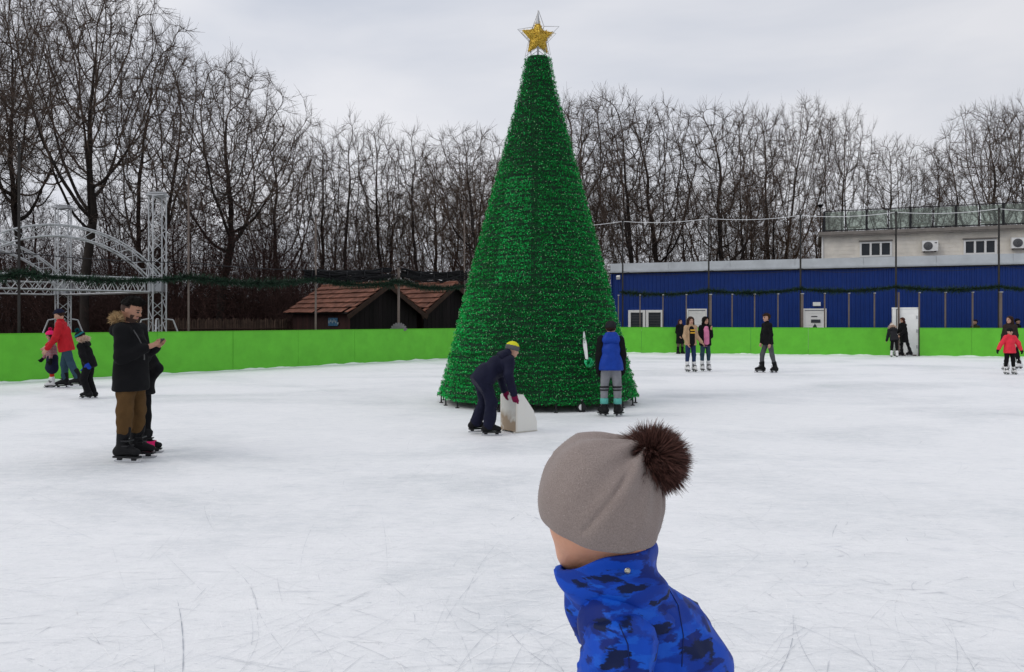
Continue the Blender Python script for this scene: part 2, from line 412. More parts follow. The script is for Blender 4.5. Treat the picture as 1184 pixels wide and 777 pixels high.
# ================================================================== net posts, cables, garlands
m_post = mat('dark_post', (.035, .032, .03), .6, .2, .2, 4)
m_pbrown = mat('weathered_post', (.155, .125, .108), .7, .1, .2, 4)
LA = Vector((-12.8, 19.4)); LBv = Vector((-2.6, 31.7))
def leftY(px):
    k = (px - CX) / F; d = LBv - LA; u = (k * LA.y - LA.x) / (d.x - k * d.y); return LA.y + u * d.y
def post(px, Y, top, r, m, label, group, split=None):
    p = at(px, Y); e = empty('net_post', p); tag(e, label, 'post', group)
    q = MB(); q.tube((0, 0, 0), (0, 0, top), r, r * .9, 10); q.build('pole', m, e)
    q = MB(); q.box((0, 0, .01), (.2, .2, .02)); q.tube((0, 0, .02), (0, 0, .1), r * 1.4, r * 1.4, 10); q.build('base_plate', m, e)
    q = MB(); q.tube((0, 0, top), (0, 0, top + .05), r * 1.35, r * 1.1, 10); q.tube((-.0, -.09, top - .06), (0, .09, top - .06), .012, .012, 6); q.build('cap', m_dark, e)
    return e
PL = [22, 218, 365, 461, 537]; lab = ['tall dark net post at far left crossing the stage truss', 'tall dark net post right of the bearded man and white truss tower', 'thin net post in front of the tiled roof of the nearer hut',
      'net post between the two tiled huts, with a grey fan at its foot', 'pale thin net post close to the left edge of the christmas tree']
for i, px in enumerate(PL):
    post(px, leftY(px) + .35, [6.1, 6.0, 5.2, 3.6, 6.2][i], [.035, .03, .035, .05, .03][i], [m_post, m_pbrown, m_pbrown, m_pbrown, m_pbrown][i], lab[i], 'tall net posts round the rink')
PR = [720, 819.5, 925.6, 1036, 1155]; lab = ['tall dark net post rising in front of the left end of the blue building', 'tall dark net post behind the two girls in jeans', 'tall dark net post left of the white door with a warning sign',
      'tall dark net post beside white gate door', 'tall dark net post at the right near the air conditioner']
for i, px in enumerate(PR):
    post(px, backY(px) + .35, 6.35, .042, m_post, lab[i], 'tall net posts round the rink')
ords = ['first', 'second', 'third', 'fourth', 'fifth', 'sixth', 'seventh', 'eighth', 'ninth', 'tenth', 'eleventh', 'twelfth', 'thirteenth', 'fourteenth', 'fifteenth', 'sixteenth']
k = 0
for px in (715, 740, 766.5, 793.5, 821.5, 846.5, 872.5, 899.5, 927.5, 953.5, 981.5, 1011, 1062.8, 1093, 1124.5, 1157):
    p = at(px, backY(px) + .22); e = empty('garland_post', p)
    tag(e, f'slim brown post behind the back boards, {ords[k]} from the christmas tree', 'post', 'slim posts behind the back boards'); k += 1
    q = MB(); thick = .10 if k in (5, 9, 16) else .045
    q.box((0, 0, 1.38), (thick, .06, 2.76)); q.build('upright', m_pbrown, e)
    q = MB(); q.box((0, -.02, 2.78), (thick + .03, .1, .04)); q.build('bracket', m_grey, e)

def sag(a, b_, drop, n=14):
    a = Vector(a); b_ = Vector(b_); return [a.lerp(b_, i / n) + Vector((0, 0, -drop * 4 * (i / n) * (1 - i / n))) for i in range(n + 1)]
def chain(keys, drop):
    pts = []
    for a, b_ in zip(keys, keys[1:]): pts += sag(a, b_, drop)[(1 if pts else 0):]
    return pts
def cable(name, pts, r_, m, label, group=None):
    o = MB().path([p for p in pts], r_, 6).build(name, m, smooth=True); tag(o, label, 'cable', group); return o
m_garl = mat('garland_green', (.012, .034, .018), .6, 0, 0, 1, 0, 1, .7); m_core = mat('garland_core', (.01, .02, .012), .8)
def garland(name, keys, drop, label, dens=620):
    pts = chain(keys, drop); root = empty(name, pts[0]); tag(root, label, 'garland', 'fir garlands strung round the rink'); o = pts[0]
    MB().path([p - o for p in pts], .025, 6).build('wire_core', m_core, root)
    P = []; 
    for a, b_ in zip(pts, pts[1:]):
        d = (b_ - a); n = int(dens * d.length)
        t = NR.rand(n, 1); P.append(np.array(a - o) + t * np.array(d))
    P = np.concatenate(P); bulk = .75 + .5 * np.abs(np.sin(P[:, 0] * 1.9) * np.sin(P[:, 0] * .73 + 1))
    D = unit(NR.normal(size=P.shape)); W = unit(np.cross(D, NR.normal(size=P.shape)))
    V, Q = strips(P, D, W, NR.uniform(.08, .24, len(P)) * bulk, NR.uniform(.012, .028, len(P)))
    np_mesh('needles', V, Q, m_garl, root)
kl = [at(-60, leftY(-60) + .3, 2.72)] + [at(px, leftY(px) + .28, z) for px, z in zip(PL, (2.8, 2.88, 2.98, 3.05, 3.0))]
garland('garland', kl, .16, 'dark green garland strung between posts along the left boards')
kr = [at(px, backY(px) + .28, z) for px, z in ((718, 2.93), (819.5, 2.96), (925.6, 3.0), (1036, 3.05), (1155, 3.02), (1240, 3.0))]
garland('garland', kr, .14, 'dark green garland strung along the front of blue building')
cable('cable', chain([at(-60, leftY(-60) + .3, 3.3)] + [at(px, leftY(px) + .35, 3.32) for px in PL], .06), .013, m_dark, 'thin dark cable strung above the garland on the left posts', 'cables strung between the net posts')
cable('cable', chain([at(620, 38.2, 6.2)] + [at(px, backY(px) + .35, 6.37) for px in PR] + [at(1250, backY(1250) + .3, 6.35)], .12), .012, mat('white_rope', (.75, .75, .76), .6), 'long white cable strung along the tops of the right posts', 'cables strung between the net posts')
cable('cable', chain([at(px, backY(px) + .38, 3.95) for px in PR] + [at(1250, backY(1250) + .3, 3.95)], .22), .008, m_dark, 'thin dark cable sagging across the blue wall', 'cables strung between the net posts')
cable('cable', chain([at(px, leftY(px) + .35, 5.9) for px in PL[:2]] + [at(365, leftY(365) + .35, 5.15)], .2), .008, m_dark, 'thin dark top cable over the stage, strung between the left posts', 'cables strung between the net posts')
# rolled safety net hung under the cable over the huts
m_net = mat('black_net', (.008, .008, .009), .95, 0, .4, 20, .8, 60)
def roll(x0, x1, y0, y1, label):
    """a bundle of gathered net: many loose strands lying side by side"""
    pts = []
    for i in range(41):
        t = i / 40; px = x0 + (x1 - x0) * t; Y = leftY(px) + .42
        pts.append(at(px, Y, zat(y0 + (y1 - y0) * t, Y) - .10 * math.sin(math.pi * t)))
    o = pts[0].copy(); root = empty('rolled_net', o); tag(root, label, 'net', 'black nets rolled up above the huts')
    q = MB()
    for s_ in range(26):
        a0, b0, p0, p1 = rnd.uniform(-.11, .11), rnd.uniform(-.17, .15), rnd.uniform(0, 6), rnd.uniform(0, 6); fr = rnd.uniform(.15, .5); r0 = rnd.uniform(.012, .045)
        i0, i1 = rnd.choice([(0, 40), (0, 40), (rnd.randrange(0, 12), rnd.randrange(28, 41))])
        q.path([pts[i] - o + Vector((0, a0 + .05 * math.sin(i * fr + p0), b0 + .05 * math.sin(i * fr * 1.3 + p1) - (.06 if b0 < -.1 else 0) * abs(math.sin(i * .31)))) for i in range(i0, i1 + 1)], r0, 5)
    q.build('net_bundle', m_net, root)
    q = MB()
    for i in range(4, 40, 8): MB().tube(pts[i] - o + Vector((-.012, 0, 0)), pts[i] - o + Vector((.012, 0, 0)), .17, .17, 10).build('tie', m_dark, root)
roll(352, 452, 316.5, 314.5, 'black safety net rolled up above the nearer hut')
roll(464, 540, 316, 318, 'black safety net rolled up above the hut next to the tree')
# grey fan at the foot of the post
pf = at(461, leftY(461) + .2, 1.14); fan = empty('fan_ornament', pf); tag(fan, 'grey fan-shaped ornament at the foot of the post between the huts', 'ornament')
m_fan = mat('fan_grey', (.16, .155, .16), .7, 0, .2, 9)
for i in range(9):
    a = rad(18 + i * 18); d = Vector((math.cos(a), 0, math.sin(a))); s = Vector((-d.z, 0, d.x)); yy = Vector((0, -.01 * (i % 3), 0))
    poly = [d * .08 - s * .03 + yy, d * .42 - s * .085 + yy, d * .54 - s * .05 + yy, d * .57 + yy, d * .54 + s * .05 + yy, d * .42 + s * .085 + yy, d * .08 + s * .03 + yy]
    MB().prism(poly, (0, .008, 0)).build('petal', m_fan, fan)
q = MB(); q.tube((0, -.03, -1.8), (0, -.03, .12), .05, .05, 8); q.build('stem', m_fan, fan); fan.scale = (.62, .62, .62)

# ================================================================== stage truss
m_alu = mat('truss_aluminium', (.52, .53, .545), .45, .25, .15, 6)
def truss_line(q, pts, ups, w_, rc=.025, rd=.0125, step=None):
    """square truss along pts; ups = 'up' vector at each point"""
    pts = [Vector(p) for p in pts]; rows = []
    for i, p in enumerate(pts):
        d = (pts[min(i + 1, len(pts) - 1)] - pts[max(i - 1, 0)]).normalized(); u = Vector(ups[i]).normalized(); u = (u - d * u.dot(d)).normalized(); s = d.cross(u)
        rows.append([p + (u * a + s * b_) * w_ / 2 for a, b_ in ((1, 1), (1, -1), (-1, -1), (-1, 1))])
    for k_ in range(4):
        for i in range(len(rows) - 1):
            q.tube(rows[i][k_], rows[i + 1][k_], rc, rc, 8)
            a, b_ = (k_, (k_ + 1) % 4) if i % 2 == 0 else ((k_ + 1) % 4, k_)
            q.tube(rows[i][a], rows[i + 1][b_], rd, rd, 5)
    for e in (0, len(rows) - 1):
        for k_ in range(4): q.tube(rows[e][k_], rows[e][(k_ + 1) % 4], rd * 1.3, rd * 1.3, 5)
A = Vector((-12.3, 27.0, 0)); B = Vector((-16.7, 23.0, 0)); OFF = Vector((-5.0, 3.0, 0))
stage = empty('stage_truss', A); tag(stage, 'silver aluminium stage truss with arches and lattice towers behind the left boards', 'stage truss')
def seg(a, b_, n): return [a.lerp(b_, i / n) for i in range(n + 1)]
W = .44
for base in (A, A + OFF, B, B + OFF):
    o = base - A; q = MB(); dd_ = (B - A).normalized()
    truss_line(q, seg(o, o + Vector((0, 0, 5.85)), 15), [dd_] * 16, W)
    tw = q.build('tower', m_alu, stage, False)
    q = MB(); q.box(o + Vector((0, 0, 5.9)), (.62, .5, .05)); q.box(o + Vector((0, 0, 5.98)), (.5, .4, .04)); q.build('top_plate', m_alu, tw)
    q = MB()
    for ang in (20, 110, 200, 290):
        v = Vector((math.cos(rad(ang)), math.sin(rad(ang)), 0)); q.tube(o + v * .25 + Vector((0, 0, 1.62)), o + v * .5 + Vector((0, 0, 1.58)), .025, .025, 6); q.tube(o + v * .5 + Vector((0, 0, 1.58)), o + v * 1.05 + Vector((0, 0, .05)), .028, .028, 6); q.box(o + v * 1.05 + Vector((0, 0, .02)), (.2, .2, .04))
    q.build('outrigger', m_alu, tw)
    q = MB(); q.box(o + Vector((0, 0, 2.78)), (.48, .48, .44)); q.build('corner_block', mat('block_grey', (.42, .43, .45), .4, .6, .15, 4), tw)
for a, b_ in ((A, B), (A + OFF, B + OFF), (A, A + OFF), (B, B + OFF)):
    d = (b_ - a).normalized(); q = MB(); z = Vector((0, 0, 2.78)); n = 17
    truss_line(q, [p - A + z for p in seg(a + d * .34, b_ - d * .34, n)], [(0, 0, 1)] * (n + 1), .46); q.build('beam', m_alu, stage)
for o in (Vector((0, 0, 0)), OFF):
    q = MB(); pts = []; ups = []; d = B - A; half = d.length / 2; rise = 1.45; R_ = (half ** 2 + rise ** 2) / (2 * rise); th = math.asin(half / R_)
    for i in range(23):
        t = -th + 2 * th * i / 22; s_ = R_ * math.sin(t); z = R_ * math.cos(t) - (R_ - rise)
        pts.append(o + d * .5 + d.normalized() * s_ * .97 + Vector((0, 0, 3.12 + z - .12))); ups.append(d.normalized() * math.sin(t) + Vector((0, 0, math.cos(t))))
    truss_line(q, pts, ups, .36, .025, .0125); q.build('arch', m_alu, stage)

# ================================================================== huts
m_tile = mat('roof_tile', (.160, .067, .044), .85, 0, .45, 3.2, .5, 22, .22)
m_wood = mat('dark_boards', (.009, .0065, .007), .8, 0, .4, 6, .4, 20, .35, stretch=(1, 1, .12))
m_red = mat('red_brown_boards', (.026, .010, .009), .8, 0, .35, 6, .4, 20, .3, stretch=(1, 1, .12))
m_barge = mat('bargeboard', (.045, .026, .019), .8, 0, .3, 5, .3, 20)
def hut(apex_px, Y, label, sign):
    ap = at(apex_px, Y, 0); h = empty('wooden_hut', ap, rad(-45)); tag(h, label, 'hut', 'tiled wooden huts behind the left boards')
    Lh, hw, zr, ze = 5.3, 1.95, zat(327.5, Y), 1.86                      # local x towards the gable end, y across
    q = MB(); nb = 15
    for i in range(nb):                                             # gable boards
        y0 = -hw * .88 + 2 * hw * .88 * i / nb; y1 = y0 + 2 * hw * .88 / nb - .012
        zt = lambda y: ze + .12 + (zr - ze - .1) * (1 - abs(y) / hw)
        q.prism([(-.30, y0, 0), (-.30, y1, 0), (-.30, y1, zt(y1)), (-.30, y0, zt(y0))], (-.03 - .006 * (i % 2), 0, 0))
    q.build('gable_wall', m_wood, h)
    q = MB()
    for i in range(24):
        x0 = -Lh + .3 + (Lh - .65) * i / 24; q.box((x0 + .07, -hw * .86, ze / 2 + .05), ((Lh - .6) / 24 - .012, .03 + .008 * (i % 2), ze + .1))
    q.build('side_wall', m_red, h)
    q = MB(); q.box((-Lh / 2, hw * .86, ze / 2), (Lh - .7, .05, ze)); q.box((-Lh + .32, 0, ze / 2), (.05, hw * 1.7, ze)); q.build('back_wall', m_wood, h)
    # tiled roof: overlapping courses of separate tiles
    for sgn in (-1, 1):
        q = MB(); courses = 6; per = 21; sl_ = Vector((0, sgn * hw, ze - zr)); run = sl_.length; sd_ = sl_ / run; nn = Vector((0, sgn * (zr - ze), hw)).normalized()
        rt = random.Random(3 + sgn)
        for c in range(courses):
            for i in range(per):
                if sgn < 0 and rt.random() < .012: continue
                x0 = -Lh + Lh * i / per; x1 = x0 + Lh / per - .006
                s0 = run * c / courses - .02; s1 = run * (c + 1) / courses + .04 + rt.uniform(-.012, .012)
                base = Vector((0, 0, zr)) + nn * .02
                a0 = base + sd_ * s0 + nn * .0; a1 = base + sd_ * s1 + nn * .055; lift = nn * rt.uniform(0, .012)
                P4 = [a0 + Vector((x0, 0, 0)), a0 + Vector((x1, 0, 0)), a1 + Vector((x1, 0, 0)) + lift, a1 + Vector((x0, 0, 0)) + lift]
                q.prism(P4, nn * .022)
        rf = q.build('roof', m_tile, h)
        q = MB(); q.prism([(-Lh, 0, zr - .02), (-.03, 0, zr - .02), Vector((-.03, 0, zr - .02)) + sd_ * run, Vector((-Lh, 0, zr - .02)) + sd_ * run], nn * .015); q.build('roof_boarding', m_wood, rf)
        q = MB(); q.prism([Vector((.0, 0, zr - .10)) + nn * .09, Vector((.0, 0, zr - .13)) - nn * .07, Vector((.0, 0, zr - .13)) - nn * .07 + sd_ * (run + .12), Vector((.0, 0, zr - .10)) + nn * .09 + sd_ * (run + .12)], (.035, 0, 0)); q.build('bargeboard', m_barge, rf)
    q = MB(); 
    for i in range(11): q.tube((-Lh + Lh * i / 11, 0, zr + .03), (-Lh + Lh * (i + 1) / 11 + .03, 0, zr + .035), .085, .075, 8)
    q.build('ridge_cap', m_tile, h)
    if sign:
        s = empty('blue_sign', (0, 0, 0)); s.parent = h
        q = MB(); q.box((-1.62, -hw * .86 - .05, 1.50), (.72, .02, .34)); q.build('sign_board', mat('sign_blue', (.03, .10, .18), .5, 0, .3, 12), s)
        q = MB(); 
        for i in range(5): q.box((-1.9 + i * .13, -hw * .86 - .066, 1.5 + .05 * (i % 2)), (.06, .008, .11))
        q.box((-1.22, -hw * .86 - .066, 1.44), (.09, .008, .09)); q.build('sign_mark', mat('sign_pale', (.25, .30, .33), .6), s)
    return h
hut(450, 33.0, 'tiled wooden hut with a blue sign on its side wall, the nearer of two', True)
hut(528, 36.2, 'tiled wooden hut half hidden behind the christmas tree', False)
# snow crumbs left on the tiles are drawn by the roof itself: a few pale tiles
# reed fence left of the huts
q = MB(); a = at(150, 31.5); b_ = at(332, 35.5); n = 150
rf = empty('reed_fence', a); tag(rf, 'low brown reed fence running left from the nearer hut', 'fence')
for i in range(n):
    p = (b_ - a) * (i / n); q.tube(p, p + Vector((rnd.uniform(-.02, .02), rnd.uniform(-.02, .02), 1.62 + rnd.uniform(-.08, .06))), .03, .022, 4)
q.build('reed_screen', mat('dry_reed', (.085, .055, .042), .9, 0, .3, 5, 0, 1, .4), rf)
q = MB()
for z in (.4, 1.2): q.tube(Vector((0, -.05, z)), (b_ - a) + Vector((0, -.05, z)), .03, .03, 6)
q.build('rail', m_barge, rf)

# ================================================================== blue building
m_blue = mat('blue_sheet', (.006, .032, .185), .42, 0, .10, 1.2, 0, 1)
m_fascia = mat('fascia_grey', (.54, .57, .60), .5, .1, .12, 1.5)
m_glass = mat('window_glass', (.03, .035, .042), .08, 0, .2, 3)
m_pvc = mat('pvc_white', (.80, .80, .78), .4)
class Wall:
    """a wall line in plan; features are placed along it in metres"""
    def __init__(s, p0, p1): s.p0 = Vector(p0); s.d = (Vector(p1) - s.p0).normalized(); s.rz = math.atan2(s.d.y, s.d.x)
    def u(s, px):
        k_ = (px - CX) / F; return (k_ * s.p0.y - s.p0.x) / (s.d.x - k_ * s.d.y)
    def Y(s, px): return s.p0.y + s.u(px) * s.d.y
    def z(s, px, py): return zat(py, s.Y(px))
wb = Wall((5.72, 45.0), (24.8, 38.0)); LEN = 30.0
bl = empty('blue_building', (5.72, 45, 0), wb.rz); tag(bl, 'long blue corrugated building with a pale grey fascia behind the back boards', 'building')
V = []; FA = []; x = 0; prof = []
while x < LEN:
    prof += [(x, 0), (x + .12, 0), (x + .145, -.03), (x + .195, -.03), (x + .22, 0)]; x += .22
for (x, y) in prof: V += [(x, y, 0), (x, y, 4.34)]
FA = [(2 * i, 2 * i + 2, 2 * i + 3, 2 * i + 1) for i in range(len(prof) - 1)]
q = MB().add(V, FA); q.box((LEN / 2, 3.0, 2.17), (LEN - .1, 5.8, 4.3)); wl = q.build('wall', m_blue, bl)
q = MB(); n = 9
for i in range(n): q.box((LEN * (i + .5) / n, -.06 - .003 * (i % 2), 4.56), (LEN / n - .012, .22, .52))
q.box((LEN / 2, -.18, 4.40), (LEN, .02, .10)); q.build('fascia', m_fascia, bl)
q = MB(); q.box((LEN / 2, 3, 4.72), (LEN - .1, 5.9, .1)); q.build('roof', m_grey, bl)
q = MB(); q.box((LEN / 2, -.08, 4.27), (LEN, .1, .06)); q.build('gutter', m_dark, bl)
u0, u1 = wb.u(727), wb.u(767); zt = wb.z(747, 358.5)
fr = MB(); cz = zt - .6
for ua, ub in ((u0, (u0 + u1) / 2 - .03), ((u0 + u1) / 2 + .03, u1)):
    for uu in (ua + .06, ub - .06): fr.box((uu, -.06, cz), (.14, .10, 1.2))
    for zz in (cz + .53, cz - .53): fr.box(((ua + ub) / 2, -.063, zz), (ub - ua - .26, .094, .14))
wn = fr.build('window', m_pvc, bl)
MB().box(((u0 + u1) / 2, -.04, cz), (u1 - u0 - .1, .02, 1.05)).build('pane', m_glass, wn)
q = MB()
for i in range(7): q.box(((u0 + u1) / 2, -.055, cz - .45 + i * .15), (u1 - u0 - .3, .012, .012))
q.build('bars', mat('blind_grey', (.10, .10, .11), .7), wn)
def bdoor(pa, pb, pyt, sign):
    u0, u1 = wb.u(pa), wb.u(pb); zt = wb.z((pa + pb) / 2, pyt); uc = (u0 + u1) / 2; w_ = u1 - u0
    fr = MB()
    for uu in (u0 + .04, u1 - .04): fr.box((uu, -.06, zt / 2), (.08, .1, zt))
    fr.box((uc, -.063, zt - .04), (w_ - .17, .094, .08)); f = fr.build('door', m_pvc, bl)
    q = MB(); q.box((uc, -.05, zt / 2 - .05), (w_ - .17, .05, zt - .12)); q.box((uc, -.08, zt - .22), (w_ * .55, .012, .03)); q.box((uc, -.08, zt - .85), (w_ * .55, .012, .03)); q.build('leaf', m_white, f)
    MB().box((u1 - .2, -.1, zt / 2), (.04, .06, .18)).build('handle', m_dark, f)
    if sign:
        q = MB(); q.box((uc + .05, -.09, zt - .66), (.46, .02, .17)); q.box((uc - .02, -.084, zt - .42), (.3, .01, .05)); q.build('door_sign', mat('sign_dark', (.05, .055, .07), .6), f)
        q = MB(); q.prism([(uc - .12, -.09, zt - 1.02), (uc + .14, -.09, zt - 1.02), (uc + .01, -.09, zt - .78)], (0, -.01, 0)); q.build('warning_triangle', mat('sign_dark', (.05, .055, .07), .6), f)
        MB().box((uc + .1, -.1, zt + .24), (.38, .1, .2)).build('emergency_light', m_white, f)
    return f
bdoor(794.5, 817.5, 357, False); bdoor(928.5, 955.5, 356.8, True); bdoor(1031, 1061.5, 355.5, False)
ul = wb.u(716); q = MB(); q.tube((ul, -.05, 4.05), (ul, -.2, 4.05), .03, .03, 8); q.box((ul, -.26, 4.02), (.2, .16, .18), Matrix.Rotation(.5, 3, 'X')); q.build('wall_lamp', m_white, bl)
q = MB(); q.tube((.05, -.08, 0), (.05, -.08, 4.3), .045, .045, 8); q.build('downpipe', mat('downpipe_blue', (.006, .028, .16), .5), bl)

# ================================================================== cream upper building with glass terrace
m_cream = mat('cream_render', (.84, .79, .70), .85, 0, .14, 1.3, .25, 30)
wt = Wall((19.95, 50.0), (30.3, 46.0)); LT = 16.0
tb = empty('terrace_building', (19.95, 50, 0), wt.rz); tag(tb, 'cream brick upper building with glass roof terrace behind the blue building', 'building')
zs = 6.98
q = MB(); rows = 26
q.box((LT / 2, 4.0, zs / 2), (LT, 8, zs)); 
for r_ in range(9):                                              # brick courses of the storey that shows
    for i in range(27):
        x0 = (i + (.5 if r_ % 2 else 0)) * .6
        if x0 < LT - .6: q.box((x0 + .29, -.006, 4.75 + r_ * .25 + .12), (.575, .016 + .004 * ((i * 7 + r_ * 3) % 3), .235))
q.build('wall', m_cream, tb)
q = MB(); q.box((LT / 2, 3.8, zs + .10), (LT + .5, 8.6, .20)); q.box((LT / 2, -.42, zs + .05), (LT + .5, .1, .26)); q.build('roof_slab', mat('slab_grey', (.22, .20, .18), .8, 0, .2, 3), tb)
def win3(pa, pb, pya, pyb):
    u0, u1 = wt.u(pa), wt.u(pb); px = (pa + pb) / 2; z1, z0 = wt.z(px, pya), wt.z(px, pyb) ; z0 = min(z0, z1 - .9); q = MB(); zc = (z0 + z1) / 2; hh = z1 - z0
    for k_ in range(4): q.box((u0 + (u1 - u0) * k_ / 3, -.08, zc), (.11, .1, hh))
    for zz in (z0, z1):
        for k_ in range(3): q.box((u0 + (u1 - u0) * (k_ + .5) / 3, -.083, zz - .05 if zz == z1 else zz + .05), ((u1 - u0) / 3 - .115, .094, .1))
    f = q.build('window', m_pvc, tb)
    for k_ in range(3): MB().box((u0 + (u1 - u0) * (k_ + .5) / 3, -.05, zc), ((u1 - u0) / 3 - .13, .02, hh - .22)).build('pane', m_glass, f)
    q = MB(); q.box(((u0 + u1) / 2, -.12, z1 + .06), (u1 - u0 + .2, .2, .06)); q.build('lintel', mat('slab_grey', (.22, .20, .18)), f)
win3(995, 1030, 279.5, 297); win3(1115, 1151, 277, 292)
bal = empty('balustrade', (0, 0, 0)); bal.parent = tb
zb = zs + .22; hb = 1.28; n = 13
for i in range(n + 1): MB().box((.1 + (LT) * i / n, -.30, zb + hb / 2), (.13 if i % 2 == 0 else .06, .07, hb)).build('post', m_dark, bal)
for i in range(5): MB().box((.1, -.3 + 1.9 * (i + .5), zb + hb / 2), (.06, .06, hb)).build('post', m_dark, bal)
q = MB(); q.box((LT / 2 + .1, -.30, zb + hb + .02), (LT, .08, .05)); q.box((LT / 2 + .1, -.30, zb + .06), (LT, .08, .07)); q.box((.1, 4, zb + hb + .02), (.07, 8, .05)); q.build('rail', m_dark, bal)
gl = mat('terrace_glass', (.44, .50, .43), .03, 0, .05, 1, trans=.9); 
q = MB()
for i in range(n): q.box((.1 + LT * (i + .5) / n, -.29, zb + hb / 2 + .03), (LT / n - .14, .014, hb - .14))
q.box((.11, 4, zb + hb / 2 + .03), (.014, 8, hb - .14))
q.build('glass', gl, bal)
q = MB()
for i in range(1, n, 3): q.box((.1 + LT * (i + .5) / n, .5 + .4 * (i % 2), zb + .36), (.7, .7, .05)); q.tube((.1 + LT * (i + .5) / n, .5 + .4 * (i % 2), zb), (.1 + LT * (i + .5) / n, .5 + .4 * (i % 2), zb + .36), .05, .05, 8)
q.build('terrace_table', m_white, bal)
q = MB(); q.tube((.0, -.06, 4.7), (.0, -.06, zs), .06, .06, 8); q.build('downpipe', m_white, tb)
def aircon(px, py, label):
    u_ = wt.u(px); z = wt.z(px, py); p = Vector((wt.p0.x, wt.p0.y, 0)) + Vector((wt.d.x, wt.d.y, 0)) * u_; p.z = z
    e = empty('air_conditioner', p, wt.rz); tag(e, label, 'air conditioner', 'air conditioners on the cream wall')
    q = MB(); q.box((0, -.28, 0), (.86, .32, .62)); q.box((0, -.28, .315), (.88, .34, .02)); q.build('casing', m_white, e)
    q = MB(); q.tube((-.12, -.447, 0), (-.12, -.455, 0), .255, .255, 24); q.build('fan_grille', mat('grille_dark', (.05, .05, .055), .5), e)
    q = MB()
    for i in range(5): 
        rr_ = .05 + i * .048
        q.path([(-.12 + rr_ * math.cos(t * math.pi / 10), -.462, rr_ * math.sin(t * math.pi / 10)) for t in range(21)], .006, 4)
    q.build('grille_ring', m_grey, e)
    q = MB(); q.box((.3, -.446, .18), (.12, .01, .05)); q.build('badge', m_dark, e)
    q = MB()
    for s_ in (-.3, .3): q.box((s_, -.22, -.34), (.05, .44, .04)); q.box((s_, -.03, -.2), (.05, .03, .3))
    q.build('bracket', m_dark, e)
aircon(1074.5, 285, 'white air conditioner left of the right-hand triple window')
aircon(1177.5, 281.5, 'white air conditioner at the right frame edge, beside the tall post')
# far street lamp
pl = at(948.5, 62); sl_ = empty('street_lamp', pl); tag(sl_, 'dark street lamp rising behind the left end of the glass terrace', 'street lamp')
zt = zat(240, 62); q = MB(); q.tube((0, 0, 0), (0, 0, zt), .07, .045, 8); q.build('pole', m_post, sl_)
q = MB(); q.tube((0, 0, zt), (0, 0, zt + .2), .10, .27, 12); q.tube((0, 0, zt + .2), (0, 0, zt + .28), .27, .06, 12); q.build('lamp_head', m_dark, sl_)
# ================================================================== bare winter trees
m_bark = mat('bark', (.030, .024, .021), .95, 0, .35, 3, .6, 20)
m_twig = mat('twig_grey_brown', (.088, .064, .051), .95, 0, 0, 1, 0, 1, .45)
m_twigw = mat('twig_warm_brown', (.11, .070, .048), .95, 0, 0, 1, 0, 1, .45)
m_red_tw = mat('creeper_red_brown', (.050, .026, .022), .95, 0, 0, 1, 0, 1, .5)
STY = dict(   # crown base, crown widest height, half-width, stems, attraction points, twig length   (for a tree 10 high)
    oak=dict(base=3.4, wide=.52, hw=4.4, stems=1, n=1050, tw=.42, bare=.30),
    round=dict(base=3.0, wide=.55, hw=3.2, stems=1, n=900, tw=.40, bare=.26),
    multi=dict(base=1.6, wide=.62, hw=2.7, stems=3, n=850, tw=.40, bare=.22),
    upright=dict(base=1.2, wide=.58, hw=1.5, stems=2, n=560, tw=.42, bare=.12),
    brush=dict(base=.6, wide=.55, hw=3.0, stems=5, n=1500, tw=.46, bare=.05))
